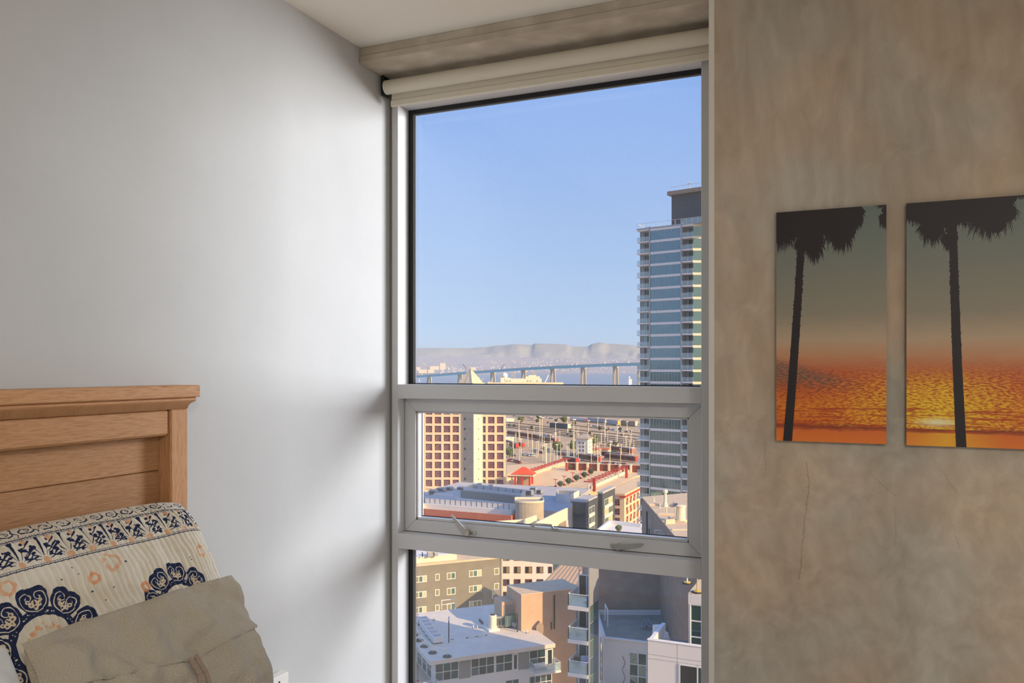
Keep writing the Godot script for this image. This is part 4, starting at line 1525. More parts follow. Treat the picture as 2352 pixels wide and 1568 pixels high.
	var lots := [[1202, 1226, 1044, 1048, 9, 0, "in the open lot before the tallest mast"], [1228, 1250, 1036, 1042, 10, 0, "in the row along the dark kerb of the lot"], [1160, 1182, 1040, 1047, 7, 0, "beside the corner of the cream office block"], [1250, 1268, 1030, 1036, 6, 1, "at the end of the long tram"], [1306, 1338, 1052, 1058, 9, 0, "at the foot of the white switch tower"], [1352, 1384, 1046, 1052, 10, 0, "behind the salmon roofed shed"], [1160, 1172, 1028, 1030, 4, 1, "next to the small white hut"], [1352, 1400, 977, 985, 22, 0, "in the long row before the freight wagons"], [1402, 1450, 988, 993, 16, 0, "in the row between freight wagons and rails"], [1230, 1300, 956, 964, 20, 0, "in the far lot behind the tank wagon"], [1180, 1228, 956, 962, 12, 1, "in the far lot behind the cream shed"], [1250, 1270, 999, 1004, 8, 0, "between the rails and the long tram"], [1168, 1196, 1058, 1064, 6, 2, "behind the tan hall beside the deck"], [1280, 1330, 1044, 1050, 8, 3, "between the lot and the switch tower"], [1380, 1440, 1066, 1069, 9, 2, "along the trams behind the red wall"]]
	for l in lots:
		for k in l[4]:
			var t: float = (k + rng.randf() * 0.4) / l[4]
			var p := on_level(lerpf(l[0], l[1], t), lerpf(l[2], l[3], t) + rng.randf_range(-1.2, 1.2), GROUND)
			var pick: int = l[5]
			if rng.randf() < 0.3: pick = rng.randi() % 4
			var turn := 40.0 + rng.randf_range(-8, 8) + (90.0 if rng.randf() < 0.3 else 0.0)
			if not kinds[pick][1]:
				kinds[pick][1] = true
				kinds[pick][0].position = p
				kinds[pick][0].rotation_degrees.y = turn
				tag(kinds[pick][0], tints[pick] + " car parked " + l[6], "car", "cars parked " + l[6])
			else:
				tag(copy_of(kinds[pick][0], p, turn), tints[pick] + " car parked " + l[6], "car", "cars parked " + l[6])
	# catenary and lamp poles
	var pole: Node3D = null
	for k in 78:
		var px_ := rng.randf_range(1162, 1458)
		var py := 1004.0 + 62.0 * pow(rng.randf(), 0.8)
		if px_ > 1318 and px_ < 1366 and py > 1036 and py < 1050: continue
		var p := on_level(px_, py, GROUND)
		var tall := rng.randf_range(0.75, 1.15)
		if pole == null:
			pole = base("lamp_pole", p)
			tag(pole, "slim pale pole standing in the rail yard", "pole", "poles of the rail yard")
			var ps := tool()
			tube(ps, [Vector3.ZERO, Vector3(0, 10.5, 0)], 0.22, 6, 0.15)
			build(ps, "shaft", M.cream_pale, pole)
			piece("arm", Vector3(-0.9, 10.3, -0.1), Vector3(0.9, 10.55, 0.1), M.cream_pale, pole)
			pole.scale = Vector3.ONE * tall
		else:
			pole_label(copy_of(pole, p, rng.randf_range(0, 90), tall), px_, py)
	for h in [[1192, 1010, 44], [1245, 1018, 60], [1304, 998, 40], [1318, 1063, 100], [1240, 1012, 56], [1352, 996, 30], [1390, 1004, 36], [1418, 1013, 32], [1373, 985, 26], [1425, 988, 24], [1440, 992, 24], [1276, 1000, 30], [1402, 1041, 28], [1452, 1056, 28]]:
		var p := on_level(h[0], h[1], GROUND)
		var d: float = 60.0 * FOCAL / (h[1] - HORIZON)
		var o := base("high_mast", p)
		var spot: String = "behind the freight rails" if h[1] < 1001 else yard_place(h[0], h[1])
		tag(o, "tall pale floodlight mast " + spot + " in the rail yard", "mast", "floodlight masts " + spot)
		var high: float = h[2] / FOCAL * d
		st = tool()
		tube(st, [Vector3.ZERO, Vector3(0, high, 0)], 0.32, 6, 0.2)
		build(st, "shaft", M.cream_pale, o)
		st = tool()
		lathe(st, [Vector2(0.3, 0), Vector2(1.5, 0.1), Vector2(1.5, 0.6), Vector2(0, 0.9)], 8)
		build(st, "lamp_ring", M.metal_white, o, Vector3(0, high - 0.4, 0))
	var bush: Node3D = null
	for k in 30:   # scrub along the tracks
		var bx := rng.randf_range(1164, 1458)
		var by := rng.randf_range(962, 1046)
		if bx > 1316 and bx < 1372 and by > 1000: continue
		var bp := on_level(bx, by, GROUND)
		if bush == null: bush = leafy("scrub_bush", bp, 1.3, M.leaf_dark, "low dark scrub bush along the rail yard tracks", "scrub along the tracks")
		else:
			var place := "by the freight wagons" if by < 985 else yard_place(bx, by)
			tag(copy_of(bush, bp, rng.randf() * 360.0, rng.randf_range(0.6, 1.5)), "low dark scrub bush " + place + " in the rail yard", "bush", "scrub " + place)
	# a few trees
	for t in [[1240, 966, 4.5], [1296, 972, 3.4], [1280, 1040, 3.6], [1316, 1036, 3.4], [1170, 1050, 3.0], [1196, 972, 3.2], [1363, 1024, 3.8]]:
		leafy("yard_tree", on_level(t[0], t[1], GROUND), t[2], M.leaf, "small green tree growing in the rail yard", "trees of the rail yard")

func yard_place(x: float, y: float) -> String:
	var where := "by the switch tower"
	if y > 1054: where = "right behind the parking deck"
	elif x < 1215: where = "near the cream office block"
	elif x < 1300: where = "between the long tram and the lot"
	elif x > 1390: where = "among the trams beside the glass tower"
	return where

func pole_label(o: Node, x: float, y: float) -> void:
	var where := yard_place(x, y)
	tag(o, "slim pale pole " + where + " in the rail yard", "pole", "poles " + where)

func rail_bed() -> Material:
	M.rail_bed = mottled(c8(132, 116, 96), c8(156, 138, 112), 0.02, 140)
	return M.rail_bed

func piece_bar(o: Node3D, called: String, a: Vector3, b: Vector3, w: float, h: float, y: float, off: Vector3, m: Material) -> void:
	var st := tool()
	bar(st, a - o.position + off + Vector3(0, y, 0), b - o.position + off + Vector3(0, y, 0), w, h)
	build(st, called, m, o)

func leafy(called: String, at_: Vector3, r: float, m: Material, label: String, group := "") -> Node3D:
	var o := base(called, at_)
	tag(o, label, "tree", group)
	var key := "crown%s" % m.get_instance_id()
	if not cache.has(key):
		var st := tool()
		var n := FastNoiseLite.new()
		n.seed = 150
		n.frequency = 1.4
		var rings := 10
		var segs := 14
		var f := func(i: int, j: int) -> Vector3:
			var th := PI * i / rings
			var ph := TAU * (j % segs) / segs
			var d := Vector3(sin(th) * cos(ph), cos(th), sin(th) * sin(ph))
			return d * (1.0 + 0.55 * n.get_noise_3dv(d)) * Vector3(1, 0.85, 1)
		for i in rings:
			for j in segs:
				var q := [f.call(i, j), f.call(i, j + 1), f.call(i + 1, j + 1), f.call(i + 1, j)]
				for k in [0, 2, 1, 0, 3, 2]:
					st.set_smooth_group(-1)
					st.add_vertex(q[k])
		st.generate_normals()
		st.set_material(m)
		cache[key] = st.commit()
	var c := mesh_node("crown", cache[key], o, Vector3(0, r * 1.3, 0))
	c.scale = Vector3.ONE * r
	var t := tool()
	tube(t, [Vector3.ZERO, Vector3(0, r * 0.9, 0)], r * 0.1, 6)
	build(t, "trunk", M.red_brown, o)
	return o

# ---------------------------------------------------------------- the parking deck with its pergolas
func parking_deck() -> void:
	var level := EYE - 46.0
	var corner := on_level(1388, 1134, level)
	var o := base("parking_deck", corner)
	tag(o, "cream parking building with a wide open roof deck edged in red", "building")
	var low := GROUND - level
	# deck: from the front corner leftwards and back; the front wing reaches further forward
	var far_l := on_plane(o, 1165, 1066, 1, 0.0)
	var far_r := on_plane(o, 1475, 1074, 1, 0.0)
	var p := outline_px(o, [[1345, 1127], [1164, 1114], [1164, 1068], [1302, 1061], [1475, 1068], [1475, 1086], [1398, 1124]], 0.0)
	var st := tool()
	prism(st, p, low, 0.0)
	build(st, "deck", M.deck, o)
	# front wing with its window grid: front face from 1388 to 1430, side face to 1461 and beyond
	var w := on_plane(o, 1434, 1137, 2, 0.0).x
	var side_z := -46.0
	st = tool()
	span(st, Vector3(0, low, side_z), Vector3(w, -0.2, 0))
	build(st, "front_wing", M.cream, o)
	st = tool()
	span(st, Vector3(-0.3, -0.2, side_z), Vector3(w + 0.3, 0.5, 0.3))
	build(st, "wing_roof", M.deck, o)
	var fl := 3.35
	for r in 6:
		var y0 := -1.6 - r * fl
		for c in 2:
			glazing(o, "window", Vector3(w * (0.14 + 0.36 * c), y0, 0), Vector3(w * (0.42 + 0.36 * c), y0 - 2.3, 0), 2, 3, 0.14, M.frame_red, [M.glass_plum, M.glass_dark])
		for c in 9:
			var z := -2.2 - c * 4.9
			glazing(o, "window", Vector3(w, y0 + 0.2, z), Vector3(w, y0 - 2.4, z - 3.0), 2, 2, 0.14, M.frame_red if r % 3 != 1 else M.terracotta, [M.glass_plum, M.terracotta], 90.0)
	piece("red_cornice", Vector3(w - 1.6, -0.9, -46.0), Vector3(w + 0.5, -0.2, 0.4), M.red, o)
	# red back wall with pale pillars
	var b0 := on_plane(o, 1302, 1078, 1, 0.0)
	var b1 := on_plane(o, 1475, 1085, 1, 0.0)
	st = tool()
	bar(st, b0 + Vector3(0, 1.5, 0), b1 + Vector3(0, 1.5, 0), 0.4, 3.0)
	build(st, "back_wall", M.red_brown, o)
	for k in 8:
		var q := b0.lerp(b1, k / 7.0)
		piece("pillar", q + Vector3(-0.45, 0, -0.3), q + Vector3(0.45, 3.5, 0.9), M.cream_pale, o)
	# side rails of pillars with red cross bars
	for run in [[1176, 1110, 1301, 1066, 17, 1.0], [1352, 1122, 1440, 1083, 13, -1.0]]:
		var q0 := on_plane(o, run[0], run[1], 1, 0.0)
		var q1 := on_plane(o, run[2], run[3], 1, 0.0)
		st = tool()
		bar(st, q0 + Vector3(1.2 * -run[5], 0.55, 0), q1 + Vector3(1.2 * -run[5], 0.55, 0), 0.3, 1.1)
		build(st, "parapet", M.cream_pale, o)
		for k in run[4]:
			var q := q0.lerp(q1, k / (run[4] - 1.0))
			piece("post", q + Vector3(-0.2, 0, -0.2), q + Vector3(0.2, 2.6, 0.2), M.cream_pale, o)
			piece("cross_bar", q + Vector3(-1.9, 2.5, -0.25), q + Vector3(1.9, 2.9, 0.25), M.red, o)
	for q in [[1365, 1121, 5.0], [1439, 1090, 4.0], [1302, 1074, 3.6]]:
		var g := on_plane(o, q[0], q[1] + 7, 1, 0.0)
		piece("red_pylon", g + Vector3(-0.5, 0, -0.5), g + Vector3(0.5, q[2], 0.5), M.red, o)
	# planters with bushes and thin red lamp posts in the middle
	for t in [[1287, 1117, 1.1], [1306, 1111, 1.2], [1324, 1103.5, 1.2], [1342, 1096, 1.2], [1308, 1077, 1.2], [1357, 1088.5, 1.3]]:
		var g := o.position + on_plane(o, t[0], t[1] + 2.0, 1, 0.0)
		leafy("planted_bush", g, t[2], M.leaf_dark, "dark round bush in a row on the parking deck", "bushes on the parking deck")
	for t in [[1276, 1119, 1101], [1296, 1115, 1094], [1315.5, 1107, 1086], [1333.5, 1099.5, 1080], [1351, 1092, 1075]]:
		var g := o.position + on_plane(o, t[0], t[1], 1, 0.0)
		var d: float = 46.0 * FOCAL / (t[1] - HORIZON)
		var lp := base("deck_lamp", g)
		tag(lp, "thin red lamp post in a row on the parking deck", "lamp post", "lamp posts on the parking deck")
		st = tool()
		tube(st, [Vector3.ZERO, Vector3(0, (t[1] - t[2]) / FOCAL * d, 0)], 0.12, 6)
		build(st, "shaft", M.red, lp)
		piece("head", Vector3(-0.9, (t[1] - t[2]) / FOCAL * d, -0.15), Vector3(0.9, (t[1] - t[2]) / FOCAL * d + 0.2, 0.15), M.red, lp)
		piece("foot", Vector3(-0.4, 0, -0.4), Vector3(0.4, 0.7, 0.4), M.red_brown, lp)
	# pavilion with a red hipped roof
	var f := o.position + on_plane(o, 1203, 1112, 1, 0.0)
	var pv := base("roof_pavilion", f, 10.0)
	tag(pv, "small pavilion with a bright red hipped roof and red columns on the deck", "pavilion")
	st = tool()
	var q4 := [Vector3(-4.6, 4.2, 3.2), Vector3(4.6, 4.2, 3.2), Vector3(4.6, 4.2, -3.2), Vector3(-4.6, 4.2, -3.2)]
	var r0 := Vector3(-0.6, 6.9, 0)
	var r1 := Vector3(0.6, 6.9, 0)
	poly(st, [q4[0], q4[1], r1, r0], Vector3(0, 0.8, 0.6))
	poly(st, [q4[2], q4[3], r0, r1], Vector3(0, 0.8, -0.6))
	poly(st, [q4[1], q4[2], r1], Vector3(0.6, 0.8, 0))
	poly(st, [q4[3], q4[0], r0], Vector3(-0.6, 0.8, 0))
	build(st, "roof", M.red_tile, pv)
	piece("fascia", Vector3(-4.4, 3.6, -3.0), Vector3(4.4, 4.2, 3.0), M.cream_pale, pv)
	for c in [[-2.9, 2.4], [-0.2, 2.4], [-2.9, -2.4], [2.9, 2.4], [2.9, -2.4]]:
		piece("column", Vector3(c[0] - 0.35, 0, c[1] - 0.35), Vector3(c[0] + 0.35, 3.6, c[1] + 0.35), M.red, pv)
	piece("core", Vector3(-2.2, 0, -2.0), Vector3(2.4, 3.6, 0.8), M.concrete_pale, pv)
	st = tool()   # raised slab behind the left rail
	prism(st, outline_px(o, [[1164, 1100], [1297, 1064], [1240, 1063.5], [1164, 1072]], 0.8), 0.0, 0.8)
	build(st, "raised_deck", M.deck, o)

# ---------------------------------------------------------------- cream office block with square windows and a stair shaft
func office_block() -> void:
	var d := 330.0
	var u := d / FOCAL
	var o := base("office_block", at(1161, HORIZON, d) * Vector3(1, 0, 1) + Vector3(0, GROUND, 0), rad_to_deg(YAW))
	tag(o, "cream office block with a grid of square dark windows and red mullions", "building")
	var X := func(px_: float) -> float: return (px_ - 1161.0) * u
	var Y := func(py_: float) -> float: return EYE - (py_ - HORIZON) * u - GROUND
	var top: float = Y.call(912)
	var left: float = X.call(880)
	piece("core_wall", Vector3(left, 0, -18), Vector3(0, top - 0.5, -0.6), M.cream, o)
	piece("roof", Vector3(left, top - 0.5, -18), Vector3(0, top, 0), M.roofing, o)
	# piers and spandrels stand proud of the windows
	var cols := [902.6, 923.3, 944, 956.6 - 20.66 + 20.7, 977.3, 998.0, 1018.7, 1039.3]
	var wins := [[894, 909.6], [915, 930], [935.7, 951], [956.4, 971.9], [977.3, 992.5], [998, 1013.3], [1018.7, 1034], [1039.3, 1054], [1100, 1115.5], [1120.6, 1135.7], [1141.2, 1156.3]]
	var edges := [880.0]
	for w in wins:
		edges.append(w[0])
		edges.append(w[1])
	edges.append(1161.0)
	for k in range(0, edges.size(), 2):
		piece("pier", Vector3(X.call(edges[k]), 0, -0.6), Vector3(X.call(edges[k + 1]), top - 0.5, 0), M.cream, o)
	var rows := 12
	for r in rows:
		var y0: float = Y.call(957.0 + (r - 3) * 20.62)        # top of the windows of this storey
		var y1: float = y0 - 15.5 * u
		for half in [[880.0, 1075.0], [1075.0, 1161.0]]:
			piece("spandrel", Vector3(X.call(half[0]), y0, -0.6), Vector3(X.call(half[1]), y0 + 5.12 * u, -0.04), M.cream, o)
		if r > 10: continue
		for w in wins:
			if w[0] < 950: continue
			glazing(o, "window", Vector3(X.call(w[0]), y0, -0.6), Vector3(X.call(w[1]), y1, -0.6), 4, 4, 0.13, M.frame_red, [M.glass_plum, M.glass_plum, M.glass_dark, M.glass_plum, M.glass_blue], 0.0, 0.12)
	# square stair shaft set at an angle, with a pyramid cap
	var sx: float = X.call(1088.0)
	var sh := holder("stair_shaft", o, Vector3(sx, 0, 3.6), -40.0)
	var shaft_top: float = Y.call(879)
	piece("shaft_wall", Vector3(-9.1, 0, -5.4), Vector3(0, shaft_top - 1.0, 0), M.concrete_pale, sh)
	piece("sunlit_tone_sheet", Vector3(-0.02, 0, -5.4), Vector3(0.25, shaft_top - 1.0, 0.02), M.cream_pale, sh)  # thin paler sheet: sunlight on this face is painted into its colour
	for r in 14:
		var y: float = Y.call(961.5 + (r - 3) * 22.9)
		piece("slit", Vector3(-4.9, y - 0.5, -0.05), Vector3(-4.2, y + 0.5, 0.06), M.glass_dark, sh)
		piece("slit", Vector3(0.2, y - 0.3, -2.6), Vector3(0.32, y + 0.3, -2.9), M.glass_dark, sh)
		piece("joint", Vector3(-9.1, y - 0.06, -0.03), Vector3(0, y + 0.06, 0.015), M.taupe, sh)
	piece("cap_block", Vector3(-9.0, shaft_top - 1.0, -6.6), Vector3(0.3, shaft_top, 0.3), M.cream, sh)
	var st := tool()
	var base_y := shaft_top
	var c := Vector3(-4.35, Y.call(845.5), -3.15)
	var q := [Vector3(-7.9, base_y, 0.1), Vector3(-0.6, base_y, 0.1), Vector3(-0.6, base_y, -6.4), Vector3(-7.9, base_y, -6.4)]
	for k in 4:
		var n: Vector3 = ((q[k] + q[(k + 1) % 4]) * 0.5 - Vector3(c.x, base_y, c.z)).normalized() + Vector3(0, 0.7, 0)
		poly(st, [q[k], q[(k + 1) % 4], c], n.normalized())
	build(st, "pyramid_roof", M.cream, sh)
	st = tool()   # raised seams of the pyramid
	for k in 4:
		bar(st, q[k], c, 0.18)
		bar(st, (q[k] + q[(k + 1) % 4]) * 0.5, c, 0.14)
	build(st, "roof_seam", M.concrete_pale, sh)

# ---------------------------------------------------------------- glass residential tower
func glass_tower() -> void:
	var d := 215.0
	var o := base("glass_tower", at(1463, HORIZON, d) * Vector3(1, 0, 1) + Vector3(0, GROUND, 0), -14.0)
	tag(o, "tall blue glass residential tower with stacked balconies and a dark penthouse", "building")
	var X := func(px_: float) -> float: return on_plane(o, px_, HORIZON, 2, 0.0).x
	var x1: float = X.call(1490.8)
	var x2: float = X.call(1493.5)
	var x3: float = X.call(1563.5)
	var x4: float = X.call(1566.5)
	var x5: float = X.call(1591.5)
	var x6 := x5 + 9.0
	var top := EYE + 36.0 - GROUND
	var fh := 3.04
	var floors := 27
	# body behind balconies
	var st := tool()
	span(st, Vector3(0.35, 0, -24), Vector3(x6, top, -2.2))
	build(st, "body", M.metal_grey, o)
	piece("base_wall", Vector3(0, 0, -20), Vector3(x6, top - floors * fh, -0.2), M.grey_panel, o)
	for c in [[x1, x2], [x3, x4]]:
		piece("column", Vector3(c[0], top - floors * fh, -2.2), Vector3(c[1], top + 0.6, 0.12), M.metal_grey, o)
	piece("edge_fin", Vector3(0, top - floors * fh, -2.2), Vector3(0.3, top, -1.6), M.metal_grey, o)
	var slab_l := box_mesh(Vector3(x1, 0.34, 2.3), M.white_paint)
	var slab_m := box_mesh(Vector3(x3 - x2, 0.62, 0.3), M.white_paint)
	var slab_r := box_mesh(Vector3(x5 - x4, 0.42, 2.3), M.white_paint)
	var slab_e := box_mesh(Vector3(x6 - x5, 0.62, 0.4), M.cream_pale)
	var turn := 40.0   # the sunlit end bay is angled
	for f in floors:
		var y := top - f * fh
		mesh_node("slab", slab_l, o, Vector3(x1 * 0.5, y - 0.17, -1.15))
		mesh_node("spandrel", slab_m, o, Vector3((x2 + x3) * 0.5, y - 0.31, -0.15))
		mesh_node("slab", slab_r, o, Vector3((x4 + x5) * 0.5, y - 0.21, -1.15))
		var e := holder("end_bay", o, Vector3(x5, y, -0.05), turn)
		mesh_node("spandrel", slab_e, e, Vector3((x6 - x5) * 0.5, -0.31, -0.2))
		mesh_node("pane", box_mesh(Vector3((x6 - x5) * 0.98, fh - 0.62, 0.1), M.glass_green), e, Vector3((x6 - x5) * 0.5, -0.62 - (fh - 0.62) * 0.5, -0.15))
		# curtain wall of the middle
		var n := 5
		var pw := (x3 - x2) / n
		for k in n:
			mesh_node("pane", box_mesh(Vector3(pw - 0.1, fh - 0.64, 0.08), M.glass_blue), o, Vector3(x2 + pw * (k + 0.5), y - 0.62 - (fh - 0.62) * 0.5, -0.16))
		st = tool()
		for k in n * 2 + 1:
			var xx := x2 + pw * 0.5 * k
			span(st, Vector3(xx - 0.04, y - fh, -0.24), Vector3(xx + 0.04, y - 0.6, -0.08))
		span(st, Vector3(x2 + pw * 2.0, y - 1.05, -0.24), Vector3(x2 + pw * 3.0, y - 0.98, -0.07))
		build(st, "mullion", M.metal_grey, o)
		# balconies: glass doors behind, railing in front
		glazing(o, "balcony_door", Vector3(0.9, y - 0.4, -2.2), Vector3(x1 - 0.1, y - fh, -2.2), 3, 1, 0.08, M.metal_white, [M.glass_teal, M.glass_dark, M.glass_blue])
		glazing(o, "balcony_door", Vector3(x4 + 0.7, y - 0.45, -2.2), Vector3(x5 - 0.1, y - fh, -2.2), 2, 1, 0.08, M.metal_white, [M.glass_dark, M.glass_teal])
		st = tool()
		rail_run(st, Vector3(0.06, y - fh, -0.06), Vector3(x1 - 0.02, y - fh, -0.06), 1.1, 1.5, 0.05)
		rail_run(st, Vector3(x4 + 0.02, y - fh, -0.06), Vector3(x5 - 0.02, y - fh, -0.06), 1.1, 1.4, 0.05)
		build(st, "railing", M.metal_white, o)
		piece("rail_pane", Vector3(0.06, y - fh + 0.1, -0.1), Vector3(x1, y - fh + 1.02, -0.08), M.rail_glass, o)
		piece("rail_pane", Vector3(x4, y - fh + 0.1, -0.1), Vector3(x5, y - fh + 1.02, -0.08), M.rail_glass, o)
	for f in floors:
		piece("side_band", Vector3(x6, top - f * fh - 0.5, -22), Vector3(x6 + 0.12, top - f * fh, -7.5), M.white_paint, o)
		piece("side_glass", Vector3(x6, top - (f + 1) * fh, -21.5), Vector3(x6 + 0.06, top - f * fh - 0.5, -8.0), M.glass_green, o)
	# roof terrace railings and the dark penthouse
	piece("roof_slab", Vector3(0, top, -24), Vector3(x6, top + 0.35, 0.1), M.metal_grey, o)
	st = tool()
	for r in [[Vector3(0.05, top + 0.35, 0), Vector3(x3, top + 0.35, 0)], [Vector3(0.05, top + 0.35, 0), Vector3(0.05, top + 0.35, -20)], [Vector3(x3, top + 0.35, 0), Vector3(x6, top + 0.35, 0)]]:
		rail_run(st, r[0], r[1], 1.25, 1.5, 0.07)
	build(st, "roof_railing", M.metal_white, o)
	piece("rail_pane", Vector3(x3, top + 0.4, -0.02), Vector3(x6, top + 1.5, 0.02), M.rail_glass, o)
	var px0 := on_plane(o, 1542.5, 515, 2, -6.0)
	var ph := on_plane(o, 1542.5, 440, 2, -6.0).y
	piece("penthouse", Vector3(px0.x, top + 0.3, -20), Vector3(x6 - 0.8, ph - 1.0, -6), M.slate, o)
	piece("penthouse_cap", Vector3(px0.x - 0.9, ph - 1.0, -20.6), Vector3(x6 - 0.2, ph, -5.2), M.taupe, o)
	st = tool()
	rail_run(st, Vector3(px0.x, ph, -5.6), Vector3(x6 - 0.8, ph, -5.6), 1.1, 2.0, 0.07)
	bar(st, Vector3(px0.x + 4.1, ph, -8), Vector3(px0.x + 4.1, ph + 2.4, -8), 0.18)
	bar(st, Vector3(px0.x + 3.5, ph + 1.9, -8), Vector3(px0.x + 4.7, ph + 1.9, -8), 0.14)
	build(st, "mast", M.metal_white, o)

# ---------------------------------------------------------------- slate building with a busy roof
func slate_building() -> void:
	var o := base("slate_building", at(1313.5, 1151.6, 250.0))
	tag(o, "blue grey apartment building with roof wells and a dark speckled corner tower", "building")
	var low := GROUND - o.position.y
	var t1 := on_plane(o, 1345.5, 1153.6, 2, 0.0).x
	var zt := on_plane(o, 1364, 1141, 1, 0.0).z
	piece("corner_tower", Vector3(0, low, zt), Vector3(t1, 0, 0), M.slate, o)
	piece("tower_roof", Vector3(-0.1, 0, zt), Vector3(t1 + 0.1, 0.5, 0.1), M.blue_roof, o)
	var t2 := on_plane(o, 1386, 1133, 2, zt - 5.0).x
	piece("corner_tower", Vector3(t1 - 1.0, low, zt - 18), Vector3(t2, 0.6, zt - 4), M.slate, o)
	piece("tower_roof", Vector3(t1 - 1.2, 0.6, zt - 18.2), Vector3(t2 + 0.2, 1.2, zt - 3.8), M.blue_roof, o)
	for r in 7:   # columns of bay windows on the sunny sides
		var y := -2.0 - r * 3.05
		glazing(o, "window", Vector3(t1, y, zt * 0.25), Vector3(t1, y - 2.2, zt * 0.75), 2, 1, 0.14, M.white_paint, [M.glass_green, M.glass_blue], 90.0)
		glazing(o, "window", Vector3(t2, y + 0.4, zt - 6), Vector3(t2, y - 1.8, zt - 15), 2, 1, 0.14, M.white_paint, [M.glass_green, M.blind], 90.0)
		piece("spandrel_panel", Vector3(t1, y - 3.0, zt * 0.75), Vector3(t1 + 0.2, y - 2.25, zt * 0.25), M.blue_wall, o)
		piece("spandrel_panel", Vector3(t2, y - 2.6, zt - 15), Vector3(t2 + 0.2, y - 1.85, zt - 6), M.blue_wall, o)
	# main body and roof
	var st := tool()
	var roof := outline_px(o, [[1356, 1122], [1054, 1106.5], [987, 1125.5], [968, 1136], [968, 1146], [1180, 1166], [1300, 1176], [1313, 1158], [1330, 1140]], -0.4)
	prism(st, roof, low, -0.4)
	build(st, "body", M.blue_roof, o)
	# wells with pale parapets, open to dark light shafts
	for w in [[[1066, 1119.5], [1197, 1134], [1206, 1124.5], [1087, 1111.5]], [[1278, 1133.5], [1310, 1136], [1329, 1125.5], [1281, 1123.5]]]:
		var well := holder("roof_well", o)
		var q := outline_px(o, w, 2.0)
		for k in 4:
			var a := Vector3(q[k].x, 0.8, q[k].y)
			var b := Vector3(q[(k + 1) % 4].x, 0.8, q[(k + 1) % 4].y)
			st = tool()
			bar(st, a, b, 0.4, 2.4)
			build(st, "parapet", M.blue_wall, well)
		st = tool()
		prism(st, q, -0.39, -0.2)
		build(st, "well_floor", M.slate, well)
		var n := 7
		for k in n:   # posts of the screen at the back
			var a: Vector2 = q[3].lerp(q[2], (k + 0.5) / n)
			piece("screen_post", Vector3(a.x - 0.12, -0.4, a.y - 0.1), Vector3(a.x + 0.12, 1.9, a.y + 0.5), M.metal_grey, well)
	# long light wall and walkway towards the viewer
	for r in [[1060, 1137, 1182, 1150, 2.4, M.grey_panel, "long_wall"], [1048, 1144, 1182, 1158, 0.9, M.blue_wall, "walkway"], [968, 1128, 1040, 1136, 0.7, M.blue_wall, "roof_kerb"]]:
		var a := on_plane(o, r[0], r[1], 1, 0.4)
		var b := on_plane(o, r[2], r[3], 1, 0.4)
		st = tool()
		bar(st, Vector3(a.x, -0.4 + r[4] * 0.5, a.z), Vector3(b.x, -0.4 + r[4] * 0.5, b.z), 0.9, r[4])
		build(st, r[6], r[5], o)
	# rooftop plant
	for b in [[1213, 1137, 2.4, 1.3], [1226, 1128, 1.6, 1.0], [1240, 1134, 1.2, 1.1], [1104, 1117, 1.5, 0.9], [1130, 1119, 1.3, 0.8], [1014, 1128, 2.0, 0.9], [1032, 1125, 1.6, 0.8], [1060, 1124, 1.8, 0.7], [1322, 1137, 2.2, 0.9], [996, 1136, 1.8, 1.2]]:
		var p := on_plane(o, b[0], b[1], 1, -0.4)
		var ac := base("rooftop_unit", o.position + p)
		tag(ac, "grey air handling unit on the blue grey roof", "air conditioner", "units on the blue grey roof")
		ac.scale = Vector3.ONE * 1.35
		piece("casing", Vector3(-b[2] * 0.5, 0.12, -0.8), Vector3(b[2] * 0.5, b[3], 0.8), M.metal_grey, ac, 0.05)
		piece("louvre", Vector3(-b[2] * 0.42, 0.25, 0.8), Vector3(b[2] * 0.42, b[3] - 0.15, 0.84), M.slate, ac)
		piece("skid", Vector3(-b[2] * 0.5, 0.0, -0.7), Vector3(b[2] * 0.5, 0.12, 0.7), M.metal_black, ac)

